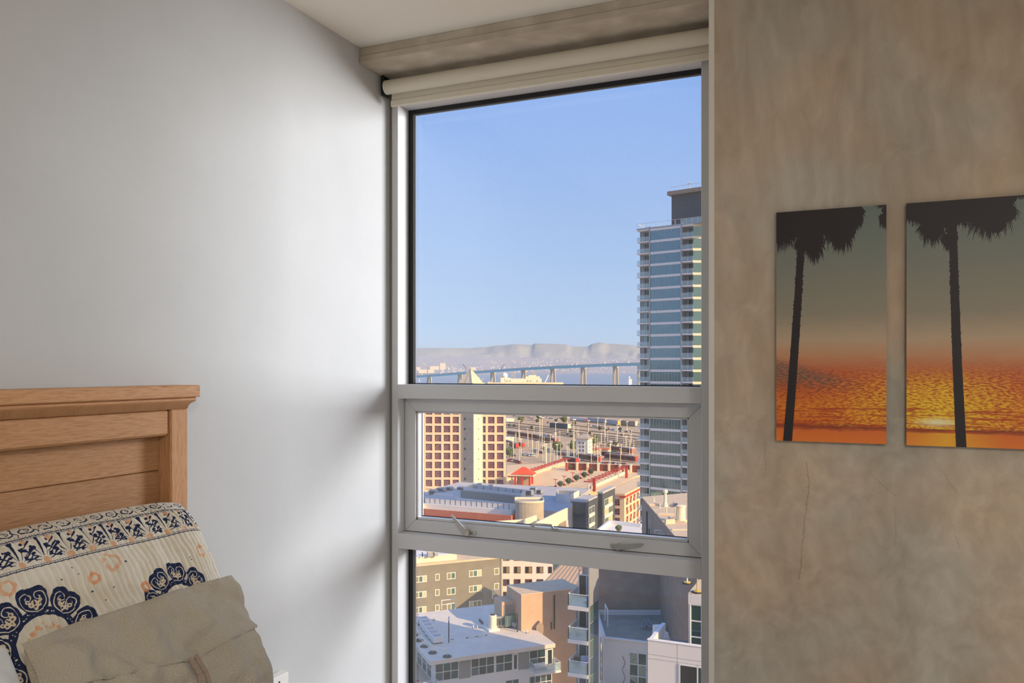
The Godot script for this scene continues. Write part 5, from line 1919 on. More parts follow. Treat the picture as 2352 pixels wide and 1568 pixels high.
# ---------------------------------------------------------------- orange fascia building, curved shaft, sunlit parapets
func orange_building() -> void:
	var o := base("orange_building", at(967.7, 1167.7, 236.0))
	tag(o, "building with a bright orange red fascia and white inner parapet", "building")
	var low := GROUND - o.position.y
	var xr := on_plane(o, 1174, 1181.7, 2, 0.0).x
	var zb := on_plane(o, 1000, 1158, 1, 1.0).z
	piece("fascia", Vector3(-8, -3.6, -0.5), Vector3(xr, 0, 0), M.terracotta, o)
	piece("fascia_return", Vector3(xr - 0.5, -3.6, -6.0), Vector3(xr, -0.05, -0.5), M.terracotta, o)
	piece("body", Vector3(-8, low, zb - 0.5), Vector3(xr - 0.3, -1.1, -0.4), M.roofing, o)
	piece("inner_parapet", Vector3(on_plane(o, 980, 1162, 2, -8.0).x, -1.1, zb - 0.4), Vector3(xr - 1, 1.0, zb), M.white_wall, o)
	var lx := on_plane(o, 979, 1165, 2, -4.0).x
	piece("inner_parapet", Vector3(lx - 0.4, -1.1, zb), Vector3(lx, 1.0, -0.6), M.cream_pale, o)
	# glass guard rail on the walkway behind
	var g0 := on_plane(o, 976, 1152, 2, zb - 1.0)
	var g1 := on_plane(o, 1182, 1167, 2, zb - 1.0)
	var n := 17
	for k in n:
		var x0 := lerpf(g0.x, g1.x, float(k) / n)
		var x1 := lerpf(g0.x, g1.x, float(k + 1) / n)
		piece("guard_pane", Vector3(x0 + 0.07, 1.2, zb - 1.04), Vector3(x1 - 0.07, 2.4, zb - 1.0), M.blue_wall, o)
		piece("guard_post", Vector3(x0 - 0.07, 0.9, zb - 1.06), Vector3(x0 + 0.07, 2.5, zb - 0.95), M.slate, o)
	piece("walkway", Vector3(g0.x, -1.1, zb - 2.6), Vector3(g1.x, 1.0, zb - 0.4), M.blue_wall, o)
	var unit := base("roof_hatch", o.position + on_plane(o, 1172, 1180, 1, -1.1) + Vector3(0, 0, -1.2))
	tag(unit, "small cream roof hatch behind the orange fascia", "hatch")
	piece("curb", Vector3(-0.5, 0, -0.5), Vector3(0.5, 1.0, 0.5), M.grey_panel, unit)
	piece("lid", Vector3(-0.62, 1.0, -0.62), Vector3(0.62, 1.35, 0.62), M.cream_pale, unit)
	# curved shaft: a box with a rounded front, open at the top
	var c := base("curved_shaft", at(1216, 1152, 226.0))
	tag(c, "pale beige stair shaft with a rounded face beside the orange fascia", "building")
	var w := 66.0 / FOCAL * 226.0
	var out_ := []
	for k in 13:
		var t := PI * k / 12.0
		out_.append(Vector2(cos(t) * w * 0.5, sin(t) * 2.4))
	out_.append(Vector2(-w * 0.5, -5.0))
	out_.append(Vector2(w * 0.5, -5.0))
	var st := tool()
	prism(st, out_, GROUND - c.position.y, 0.0)
	build(st, "wall", M.concrete_pale, c)
	st = tool()
	for k in out_.size():
		var a: Vector2 = out_[k]
		var b: Vector2 = out_[(k + 1) % out_.size()]
		bar(st, Vector3(a.x, 0.25, a.y), Vector3(b.x, 0.25, b.y), 0.2, 0.5)
	build(st, "parapet", M.cream_pale, c)
	c.rotation_degrees.y = rad_to_deg(YAW)
	# sunlit cream parapet walls in front
	var s := base("parapet_house", at(1228, 1193, 214.0))
	tag(s, "low cream house with sunlit parapet walls around open roof yards", "building")
	var low2 := GROUND - s.position.y
	var fl := -2.2
	var o1 := outline_px(s, [[1075, 1201], [1180, 1192], [1302, 1194], [1308, 1224], [1150, 1226]], 0.0)
	st = tool()
	prism(st, o1, low2, fl)
	build(st, "body", M.roofing_warm, s)
	for r in [[1075, 1201, 1205, 1192, 0.0], [1205, 1192, 1231, 1182, 1.0], [1232, 1194, 1305, 1194, 0.0], [1218, 1206, 1302, 1166, 2.2], [1302, 1194, 1306, 1222, 0.0], [1204, 1192, 1206, 1206, 0.0]]:
		var a := on_plane(s, r[0], r[1], 1, r[4])
		var b := on_plane(s, r[2], r[3], 1, r[4])
		st = tool()
		bar(st, Vector3(a.x, (fl + r[4]) * 0.5, a.z), Vector3(b.x, (fl + r[4]) * 0.5, b.z), 0.5, r[4] - fl)
		build(st, "parapet", M.cream_pale, s)
	var p := on_plane(s, 1200, 1200, 2, 0.6)
	glazing(s, "louvre_window", p + Vector3(-0.8, 0.7, 0), p + Vector3(0.8, -0.8, 0), 1, 4, 0.08, M.cream, [M.grey_panel])

# ---------------------------------------------------------------- tan roof with a dish
func dish_roof() -> void:
	var far := 100.0
	var o := base("dish_roof_building", at(1474.4, 1142, far))
	tag(o, "taupe building with a tan roof carrying a satellite dish and a drum", "building")
	var low := GROUND - o.position.y
	var st := tool()
	var roof := outline_px(o, [[1474.4, 1142], [1551, 1233], [1580, 1262], [1622, 1275], [1622, 1128.5], [1600, 1130.5]], 0.0)
	prism(st, roof, low, 0.0)
	build(st, "body", M.taupe, o)
	st = tool()
	prism(st, roof, 0.0, 0.06)
	build(st, "roof", M.roofing_warm, o)
	for k in [[1491, 1161.5, 1514, 1162, 0.3], [1512, 1183, 1552, 1184.5, 0.25], [1528, 1204, 1549, 1203, 0.5], [1543, 1218, 1580, 1218, 0.15]]:
		var a := on_plane(o, k[0], k[1], 1, 0.0)
		var b := on_plane(o, k[2], k[3], 1, 0.0)
		st = tool()
		bar(st, a + Vector3(0, k[4] * 0.5, 0), b + Vector3(0, k[4] * 0.5, 0), 0.35, k[4])
		build(st, "roof_kerb", M.cream, o)
	# drain pipe on the shaded wall, other pipes and a frame
	for p in [[1486, 1174, 1486, 1232, 0.10], [1491, 1214, 1491, 1232, 0.07]]:
		var a := at(p[0], p[1], far - 8.5) - o.position
		var b := at(p[2], p[3], far - 8.5) - o.position
		b = Vector3(a.x, b.y, a.z)
		st = tool()
		tube(st, [a, b], p[4], 8)
		build(st, "drain_pipe", M.metal_black, o)
	st = tool()
	var f0 := at(1504, 1217, 82.0) - o.position
	for q in [[0, 0, 0, -2.5], [0, 0, 0.8, 0], [0.8, 0, 1.3, -0.8], [0.25, -0.35, 0.95, -0.35], [0.25, -0.35, 0.25, -2.5]]:
		bar(st, f0 + Vector3(q[0], q[1], 0), f0 + Vector3(q[2], q[3], 0), 0.1)
	build(st, "stair_rail", M.metal_grey, o)
	# chimney vent
	var v := base("roof_vent", o.position + on_plane(o, 1528, 1163, 1, 0.06))
	tag(v, "cream vent stack with a flared foot and round cap on the tan roof", "vent")
	var k2 := 92.0 / FOCAL
	st = tool()
	lathe(st, [Vector2(6.5 * k2, 0), Vector2(5 * k2, 8 * k2), Vector2(3.6 * k2, 11 * k2), Vector2(3.2 * k2, 32 * k2)], 16)
	build(st, "stack", M.cream_pale, v)
	st = tool()
	lathe(st, [Vector2(0, 32 * k2), Vector2(5.4 * k2, 32 * k2), Vector2(5.8 * k2, 35 * k2), Vector2(5.4 * k2, 39 * k2), Vector2(0, 40 * k2)], 16)
	build(st, "cap", M.cream_pale, v)
	for p in [[1502, 1151.5, 11], [1530.5, 1180, 14], [1516, 1166, 9]]:
		var b := base("vent_pipe", o.position + on_plane(o, p[0], p[1], 1, 0.06))
		tag(b, "short cream vent pipe on the tan roof", "pipe", "vent pipes on the tan roof")
		st = tool()
		tube(st, [Vector3.ZERO, Vector3(0, p[2] * k2 * 0.95, 0)], 0.055, 8)
		build(st, "pipe", M.cream_pale, b)
		piece("flashing", Vector3(-0.14, 0, -0.14), Vector3(0.14, 0.05, 0.14), M.cream_pale, b)
	# dish on a bent mast
	var ft := o.position + on_plane(o, 1536, 1186, 1, 0.06)
	var ds := base("satellite_dish", ft)
	tag(ds, "grey satellite dish on a bent mast over the tan roof", "dish")
	st = tool()
	var dd := ft.distance_to(Vector3(0, EYE, 0)) * 0.93
	var q0 := at(1551, 1164, dd) - ft
	tube(st, [Vector3.ZERO, Vector3(q0.x * 0.5, 0.12, q0.z * 0.5), Vector3(q0.x * 0.9, 0.45, q0.z * 0.9), q0 + Vector3(0, -0.3, 0), q0], 0.05, 8)
	build(st, "mast", M.cream_pale, ds)
	st = tool()
	lathe(st, [Vector2(0, -0.14), Vector2(0.2, -0.11), Vector2(0.38, -0.03), Vector2(0.48, 0.05)], 18)
	lathe(st, [Vector2(0.48, 0.05), Vector2(0.37, -0.015), Vector2(0.2, -0.09), Vector2(0, -0.12)], 18)
	var bowl := build(st, "bowl", M.grey_panel, ds, q0 + Vector3(-0.2, 0.15, 0))
	bowl.rotation_degrees = Vector3(14, 0, 12)
	st = tool()
	bar(st, q0 + Vector3(-0.2, 0.1, 0), q0 + Vector3(-0.16, 0.62, 0.05), 0.05)
	build(st, "feed_arm", M.metal_grey, ds)
	# drum
	var dr := base("vent_drum", o.position + on_plane(o, 1563, 1197, 1, 0.06))
	tag(dr, "large cream ventilation drum on the tan roof", "vent")
	st = tool()
	lathe(st, [Vector2(0.5, 0), Vector2(0.5, 1.52), Vector2(0.56, 1.53), Vector2(0.56, 1.62), Vector2(0, 1.72)], 28)
	build(st, "drum", M.cream_pale, dr)
	piece("curb", Vector3(-0.66, 0, -0.6), Vector3(0.62, 0.14, 0.62), M.cream, dr)
	# a sliver of white roof between this and the deck
	var wr := base("white_roof_house", at(1420, 1214, 128.0))
	tag(wr, "white flat roofed house in front of the red windowed wing", "building")
	st = tool()
	prism(st, outline_px(wr, [[1374, 1224], [1400, 1203], [1473, 1211], [1478, 1240], [1370, 1236]], 0.0), GROUND - wr.position.y, 0.0)
	build(st, "body", M.white_wall, wr)
	for r in [[1374, 1224, 1400, 1203], [1400, 1203, 1473, 1211]]:
		var a := on_plane(wr, r[0], r[1], 1, 0.0)
		var b := on_plane(wr, r[2], r[3], 1, 0.0)
		st = tool()
		bar(st, a + Vector3(0, 0.3, 0), b + Vector3(0, 0.3, 0), 0.35, 0.6)
		build(st, "parapet", M.white_paint, wr)
	leafy("roof_palm", wr.position + on_plane(wr, 1421, 1222, 1, 0.0), 0.5, M.leaf, "small potted bush on the white flat roof")

# ---------------------------------------------------------------- olive apartment block
func olive_building() -> void:
	var o := base("olive_building", at(953, 1296.3, 161.0), GRID_B)
	tag(o, "olive grey apartment block with rows of white framed windows", "building")
	var low := GROUND - o.position.y
	var xr := on_plane(o, 1152.5, 1285, 2, 0.0).x
	piece("body", Vector3(-14, low, -20), Vector3(xr, -0.4, 0), M.olive, o)
	piece("roof", Vector3(-14, -0.4, -20), Vector3(xr, 0.0, 0.1), M.roofing_warm, o)
	piece("corner_trim", Vector3(xr - 0.3, low, 0), Vector3(xr, -0.2, 0.1), M.grey_panel, o)
	var zx := on_plane(o, 1049, 1283, 2, -1.0).x
	var ph := on_plane(o, 953, 1280, 2, -1.0).y
	piece("upper_storey", Vector3(-14, 0, -14), Vector3(zx, ph, -1.0), M.cream_pale, o)
	piece("coping", Vector3(-14, ph, -14.2), Vector3(zx + 0.15, ph + 0.12, -0.85), M.white_paint, o)
	var W := [[[75, 670, 345, 790, 3], [535, 615, 632, 755, 1], [795, 590, 990, 720, 2], [1292, 540, 1578, 660, 3], [1862, 485, 1975, 625, 1]], [[75, 1020, 338, 1135, 3], [530, 965, 630, 1100, 1], [795, 935, 990, 1070, 2], [1292, 885, 1578, 1000, 3], [1862, 825, 1970, 960, 1]], [[75, 1365, 335, 1480, 3], [532, 1310, 632, 1440, 1], [795, 1280, 990, 1412, 2], [1292, 1230, 1578, 1345, 3], [1862, 1170, 1970, 1300, 1]]]
	for r in W:
		for w in r:
			px_window(o, 945 + w[0] / 9.8, 1255 + w[1] / 9.8, 945 + w[2] / 9.8, 1255 + w[3] / 9.8, w[4], 1, 0.13, M.frame_white, [M.blind, M.blind_dim, M.blind, M.glass_green, M.blind_dim])
	# siding courses
	for k in 9:
		piece("siding_joint", Vector3(-14, -2.0 - k * 1.6, -0.02), Vector3(xr - 0.3, -1.97 - k * 1.6, 0.015), M.grey_panel, o)
	# vents on the roof
	for v in [[970, 1279, 1.0, 0.09], [986, 1277, 0.9, 0.4], [993, 1276, 0.8, 0.3], [1001, 1276, 0.7, 0.35]]:
		var p := on_plane(o, v[0], v[1], 1, ph + 0.12)
		var b := base("roof_vent", o.position + o.basis * p, GRID_B)
		tag(b, "small vent box on the olive block", "vent", "vents on the olive block")
		piece("box", Vector3(-v[3], 0, -v[3]), Vector3(v[3], v[2], v[3]), M.metal_grey if v[3] > 0.1 else M.metal_black, b)
		piece("hood", Vector3(-v[3] - 0.06, v[2], -v[3] - 0.06), Vector3(v[3] + 0.06, v[2] + 0.1, v[3] + 0.06), M.metal_white, b)

# ---------------------------------------------------------------- white block behind
func white_block() -> void:
	var o := base("white_apartment_block", at(1153, 1300, 180.0), rad_to_deg(YAW))
	tag(o, "white apartment block with pairs of brown framed windows", "building")
	var low := GROUND - o.position.y
	var xr := on_plane(o, 1270, 1300, 2, 0.0).x
	piece("body", Vector3(-1, low, -9), Vector3(xr, 3.4, 0), M.white_wall, o)
	piece("coping", Vector3(-1, 3.4, -9.1), Vector3(xr + 0.1, 3.6, 0.1), M.white_paint, o)
	for r in 4:
		for c in [[1127, 1197], [1245, 1318], [1368, 1445], [1493, 1568], [1620, 1664]]:
			var y0 := 1240 + (152 + r * 138) / 4.78
			px_window(o, 920 + c[0] / 4.78, y0, 920 + c[1] / 4.78, y0 + 74 / 4.78, 2 if c[1] - c[0] > 50 else 1, 1, 0.1, M.red_brown, [M.glass_dark, M.blind_dim, M.glass_plum])
	var p := base("glazed_annex", at(1271, 1300, 182.0), rad_to_deg(YAW))
	tag(p, "dark glazed annex beside the white apartment block", "building")
	piece("body", Vector3(0, GROUND - p.position.y, -8), Vector3(12, 3.0, -0.3), M.grey_panel, p)
	for c in 8:
		for r in 3:
			piece("pane", Vector3(c * 1.5 + 0.1, 1.0 - r * 2.6, -0.3), Vector3(c * 1.5 + 1.4, 2.9 - r * 2.6 + 0.4, -0.1), M.glass_blue if (c + r) % 3 else M.glass_dark, p)

# ---------------------------------------------------------------- flat-roofed white building
func flat_roof_building() -> void:
	var o := base("flat_roof_building", at(986.9, 1518.2, 112.0), GRID_B)
	tag(o, "white apartment building with a broad pale flat roof and teal windows", "building")
	var low := GROUND - o.position.y
	var q := func(zx: float, zy: float, z := -0.7) -> Vector3: return on_plane(o, 920 + zx / 4.78, 1240 + zy / 4.78, 2, z)
	var xr: float = q.call(1700, 1120, 0.0).x
	var far := on_plane(o, 1040, 1398, 1, 0.0).z
	var zf := -0.7                      # wall plane under the overhang
	var xl: float = q.call(365, 1380, zf).x
	piece("roof_slab", Vector3(0, -0.6, far), Vector3(xr, 0, 0), M.roofing, o, 0.03)
	piece("roof_slab", Vector3(-14, -0.6, far), Vector3(0, 0, -9.0), M.roofing, o, 0.03)
	piece("wall", Vector3(xl, low, far + 0.2), Vector3(xr - 0.5, -0.6, zf), M.white_wall, o)
	piece("wall", Vector3(-13, low, far + 0.2), Vector3(xl, -0.6, -9.6), M.white_wall, o)
	for e in [[Vector3(xr - 0.3, 0, far), Vector3(xr, 0.3, -8.0)], [Vector3(-14, 0, far), Vector3(-2, 0.35, far + 0.3)]]:
		piece("roof_kerb", e[0], e[1], M.white_wall, o)
	# window bands of the top storey
	var G := [M.glass_teal, M.glass_teal, M.glass_dark, M.glass_blue]
	for w in [[378, 1385, 638, 1482, 3, 2], [772, 1318, 1030, 1425, 3, 2], [1042, 1278, 1228, 1396, 2, 2], [1412, 1232, 1592, 1340, 2, 2]]:
		var a: Vector3 = q.call(w[0], w[1])
		var b: Vector3 = q.call(w[2], w[3])
		glazing(o, "window", Vector3(a.x, -0.75, zf), Vector3(b.x, -3.2, zf), w[4], w[5], 0.09, M.metal_white, G)
	for w in [[642, 768], [1292, 1408]]:
		piece("grey_panel", Vector3(q.call(w[0], 1400).x, -3.3, zf), Vector3(q.call(w[1], 1400).x, -0.62, zf + 0.06), M.grey_panel, o)
	for w in [[1232, 1288], [1604, 1672]]:
		glazing(o, "door", Vector3(q.call(w[0], 1300).x, -0.9, zf), Vector3(q.call(w[1], 1300).x, -3.25, zf), 1, 1, 0.16, M.white_paint, [M.glass_dark])
	for w in [[772, 1030, 3], [1150, 1300, 2], [1412, 1660, 4], [378, 560, 2]]:
		glazing(o, "window", Vector3(q.call(w[0], 1540).x, -4.5, zf), Vector3(q.call(w[1], 1540).x, -6.6, zf), w[2], 2, 0.09, M.metal_white, G)
	# side windows at the corner and the corner terrace
	for k in 3:
		glazing(o, "window", Vector3(xl, -0.8, -8.6 + k * 2.4), Vector3(xl, -3.2, -6.5 + k * 2.4), 1, 2, 0.09, M.metal_white, G, -90.0)
	var tf := -3.35
	piece("terrace", Vector3(-13, tf - 0.3, -9.6), Vector3(xl, tf, 1.2), M.stucco, o)
	var st := tool()
	rail_run(st, Vector3(-4.0, tf, 1.1), Vector3(xl, tf, 1.1), 1.1, 1.2)
	build(st, "terrace_railing", M.metal_white, o)
	piece("rail_pane", Vector3(-4.0, tf + 0.1, 1.08), Vector3(xl, tf + 1.0, 1.12), M.rail_glass, o)
	# a red folding chair on that terrace
	var ch := base("patio_chair", o.transform * Vector3(-1.55, tf, -1.4), GRID_B + 30.0)
	tag(ch, "red patio chair on the corner terrace under the flat roof", "chair")
	piece("seat", Vector3(-0.3, 0.42, -0.3), Vector3(0.3, 0.48, 0.3), M.red, ch)
	piece("backrest", Vector3(-0.3, 0.5, -0.34), Vector3(0.3, 1.05, -0.28), M.red, ch)
	for lx in [-0.27, 0.23]:
		for lz in [-0.27, 0.23]:
			piece("leg", Vector3(lx, 0, lz), Vector3(lx + 0.05, 0.42, lz + 0.05), M.red, ch)
	# balcony at the end
	balcony(o, Vector3(q.call(1408, 1370).x, -3.35, zf), Vector3(q.call(1690, 1330).x, -3.35, 1.5))
	var bx: float = q.call(1500, 1370).x
	var sofa := base("patio_sofa", o.transform * Vector3(bx, -3.35, 0.3), GRID_B)
	tag(sofa, "white cushioned patio sofa on the balcony below the flat roof", "sofa")
	piece("base", Vector3(-0.9, 0, -0.35), Vector3(0.9, 0.35, 0.35), M.taupe, sofa)
	for k in 3:
		piece("cushion", Vector3(-0.88 + k * 0.6, 0.35, -0.2), Vector3(-0.32 + k * 0.6, 0.5, 0.34), M.white_paint, sofa, 0.05)
		piece("back_cushion", Vector3(-0.88 + k * 0.6, 0.48, -0.36), Vector3(-0.32 + k * 0.6, 0.9, -0.18), M.white_paint, sofa, 0.05)
	# roof clutter -------------------------------------------------------------------
	var r_ := func(zx: float, zy: float) -> Vector3: return o.transform * on_plane(o, 920 + zx / 4.78, 1240 + zy / 4.78, 1, 0.0)
	var names_ := [[250, 925], [275, 965], [300, 1000], [330, 1045], [365, 1085], [400, 1125]]
	for k in names_.size():
		var u := base("rooftop_unit", r_.call(names_[k][0], names_[k][1]), GRID_B)
		tag(u, "white box unit in a line along the pale flat roof", "air conditioner", "line of white units on the flat roof")
		piece("casing", Vector3(-0.75, 0.15, -0.6), Vector3(0.75, 1.05, 0.6), M.metal_white, u, 0.05)
		piece("fan_guard", Vector3(-0.55, 1.05, -0.45), Vector3(0.55, 1.1, 0.45), M.metal_grey, u)
		piece("feet", Vector3(-0.7, 0, -0.5), Vector3(0.7, 0.15, 0.5), M.metal_black, u)
	var un := base("chiller", r_.call(1010, 985), GRID_B)
	tag(un, "cylindrical white chiller on a plinth at the middle of the flat roof", "air conditioner")
	piece("plinth", Vector3(-0.9, 0, -0.8), Vector3(0.9, 0.3, 0.8), M.white_wall, un)
	st = tool()
	lathe(st, [Vector2(0.62, 0.3), Vector2(0.62, 2.2), Vector2(0.56, 2.3), Vector2(0, 2.3)], 20)
	build(st, "drum", M.cream_pale, un)
	st = tool()
	lathe(st, [Vector2(0, 2.32), Vector2(0.42, 2.32), Vector2(0.42, 2.36), Vector2(0, 2.36)], 16)
	build(st, "fan", M.metal_black, un)
	var u2 := base("rooftop_unit", r_.call(1085, 945), GRID_B)
	tag(u2, "grey boxed rooftop unit beside the cylindrical chiller", "air conditioner")
	piece("casing", Vector3(-1.1, 0.2, -0.8), Vector3(1.1, 1.7, 0.8), M.metal_grey, u2, 0.05)
	piece("grille", Vector3(-0.9, 0.4, 0.8), Vector3(0.9, 1.5, 0.85), M.slate, u2)
	piece("skid", Vector3(-1.0, 0.0, -0.7), Vector3(1.0, 0.2, 0.7), M.metal_black, u2)
	var u3 := base("rooftop_unit", r_.call(1185, 945), GRID_B)
	tag(u3, "dull green rooftop unit next to the stucco block", "air conditioner")
	piece("casing", Vector3(-0.9, 0.2, -0.9), Vector3(0.9, 1.9, 0.9), M.glass_green, u3, 0.05)
	piece("duct", Vector3(0.2, 0.3, 0.9), Vector3(0.8, 0.9, 1.6), M.metal_grey, u3)
	piece("skid", Vector3(-0.8, 0.0, -0.8), Vector3(0.8, 0.2, 0.8), M.metal_black, u3)
	# black stack with a white cap
	var sp := base("vent_stack", r_.call(530, 1125), GRID_B)
	tag(sp, "tall thin black vent stack with a white cap on the flat roof", "vent")
	st = tool()
	tube(st, [Vector3.ZERO, Vector3(0, 3.2, 0)], 0.09, 8)
	build(st, "pipe", M.metal_black, sp)
	st = tool()
	tube(st, [Vector3(0, 3.2, 0), Vector3(0, 3.7, 0), Vector3(0.1, 3.8, 0)], 0.13, 8)
	build(st, "cap", M.white_paint, sp)
	for v in [[800, 965, 0.5], [842, 965, 0.35], [395, 1000, 0.8], [885, 905, 0.4], [870, 890, 0.4], [900, 920, 0.4], [568, 1090, 0.25], [1390, 1020, 0.5], [365, 880, 0.3]]:
		var b := base("roof_pipe", r_.call(v[0], v[1]), GRID_B)
		tag(b, "short stub pipe on the pale flat roof", "pipe", "stub pipes on the flat roof")
		st = tool()
		tube(st, [Vector3.ZERO, Vector3(0, v[2], 0)], 0.1, 8)
		build(st, "pipe", M.metal_white if v[2] != 0.4 else M.metal_black, b)
		piece("flashing", Vector3(-0.2, 0, -0.2), Vector3(0.2, 0.06, 0.2), M.grey_panel, b)
	# window-washing rails: a low white frame on weighted feet
	var rl := base("roof_rail_frame", r_.call(350, 1240), GRID_B)
	tag(rl, "low white pipe rail on round weighted feet at the flat roof edge", "railing")
	var inv := rl.transform.affine_inverse()
	var chain := [[165, 975], [262, 1100], [350, 1180], [510, 1200]]
	var feet := [[190, 925], [175, 1040], [205, 1105], [262, 1170], [352, 1240], [512, 1280]]
	var fp := feet.map(func(f): return inv * r_.call(f[0], f[1]))
	st = tool()
	for k in fp.size() - 1:
		bar(st, fp[k] + Vector3(0, 1.0, 0), fp[k + 1] + Vector3(0, 1.0, 0), 0.09)
		bar(st, fp[k] + Vector3(0, 0.5, 0), fp[k + 1] + Vector3(0, 0.5, 0), 0.07)
	for f in fp: bar(st, f, f + Vector3(0, 1.0, 0), 0.09)
	build(st, "rail", M.cream_pale, rl)
	for f in fp:
		st = tool()
		lathe(st, [Vector2(0.62, 0), Vector2(0.62, 0.12), Vector2(0.45, 0.13)], 16)
		lathe(st, [Vector2(0.45, 0.12), Vector2(0.4, 0.24), Vector2(0, 0.26)], 16)
		build(st, "weighted_foot", M.metal_black, rl, f)
	# lying conduit
	var cd := base("roof_conduit", r_.call(850, 1055), GRID_B)
	tag(cd, "long white conduit lying across the flat roof", "pipe")
	inv = cd.transform.affine_inverse()
	st = tool()
	bar(st, inv * r_.call(730, 1075) + Vector3(0, 0.15, 0), inv * r_.call(940, 1045) + Vector3(0, 0.15, 0), 0.1)
	build(st, "conduit", M.metal_white, cd)
	for z in [[730, 1075], [835, 1060], [940, 1045]]:
		var p: Vector3 = inv * r_.call(z[0], z[1])
		piece("block", p + Vector3(-0.12, 0, -0.12), p + Vector3(0.12, 0.12, 0.12), M.metal_black, cd)
	# white pipe gates at the far edge
	for g in [[450, 760, 600, 745, 690, "white pipe gate at the far edge of the flat roof"], [1010, 645, 1090, 635, 575, "white pipe gate beside the stucco block"]]:
		var a: Vector3 = r_.call(g[0], g[1])
		var b: Vector3 = r_.call(g[2], g[3])
		var go := base("pipe_gate", a)
		tag(go, g[5], "railing")
		st = tool()
		rail_run(st, Vector3.ZERO, b - a, 1.5, 2.0, 0.1)
		bar(st, Vector3(0, 0.75, 0), b - a + Vector3(0, 0.75, 0), 0.07)
		build(st, "rail", M.white_paint, go)
	# yellow ladder head at the left
	var ld := base("roof_ladder", r_.call(172, 860), GRID_B)
	tag(ld, "white and yellow ladder head rising over the roof edge", "ladder")
	st = tool()
	for s in [-0.25, 0.25]: bar(st, Vector3(s, 0, 0), Vector3(s, 2.6, 0), 0.08)
	build(st, "stile", M.white_paint, ld)
	st = tool()
	for k in 6: bar(st, Vector3(-0.25, 0.4 * k + 0.2, 0), Vector3(0.25, 0.4 * k + 0.2, 0), 0.06)
	build(st, "rung", M.yellow, ld)

func balcony(o: Node3D, a: Vector3, b: Vector3) -> void:   # slab from the wall corner a to the outer corner b, with posts and glass
	var h := holder("balcony", o)
	piece("slab", Vector3(a.x, a.y - 0.35, a.z), Vector3(b.x, a.y, b.z), M.white_wall, h)
	var st := tool()
	rail_run(st, Vector3(a.x + 0.05, a.y, b.z - 0.05), Vector3(b.x - 0.05, a.y, b.z - 0.05), 1.1, 1.6, 0.06)
	rail_run(st, Vector3(a.x + 0.05, a.y, a.z), Vector3(a.x + 0.05, a.y, b.z - 0.05), 1.1, 1.6, 0.06)
	rail_run(st, Vector3(b.x - 0.05, a.y, a.z), Vector3(b.x - 0.05, a.y, b.z - 0.05), 1.1, 1.6, 0.06)
	build(st, "railing", M.metal_white, h)
	piece("rail_pane", Vector3(a.x + 0.08, a.y + 0.08, b.z - 0.07), Vector3(b.x - 0.08, a.y + 1.02, b.z - 0.05), M.rail_glass, h)
	piece("rail_pane", Vector3(a.x + 0.04, a.y + 0.08, a.z), Vector3(a.x + 0.06, a.y + 1.02, b.z - 0.1), M.rail_glass, h)
	piece("rail_pane", Vector3(b.x - 0.06, a.y + 0.08, a.z), Vector3(b.x - 0.04, a.y + 1.02, b.z - 0.1), M.rail_glass, h)

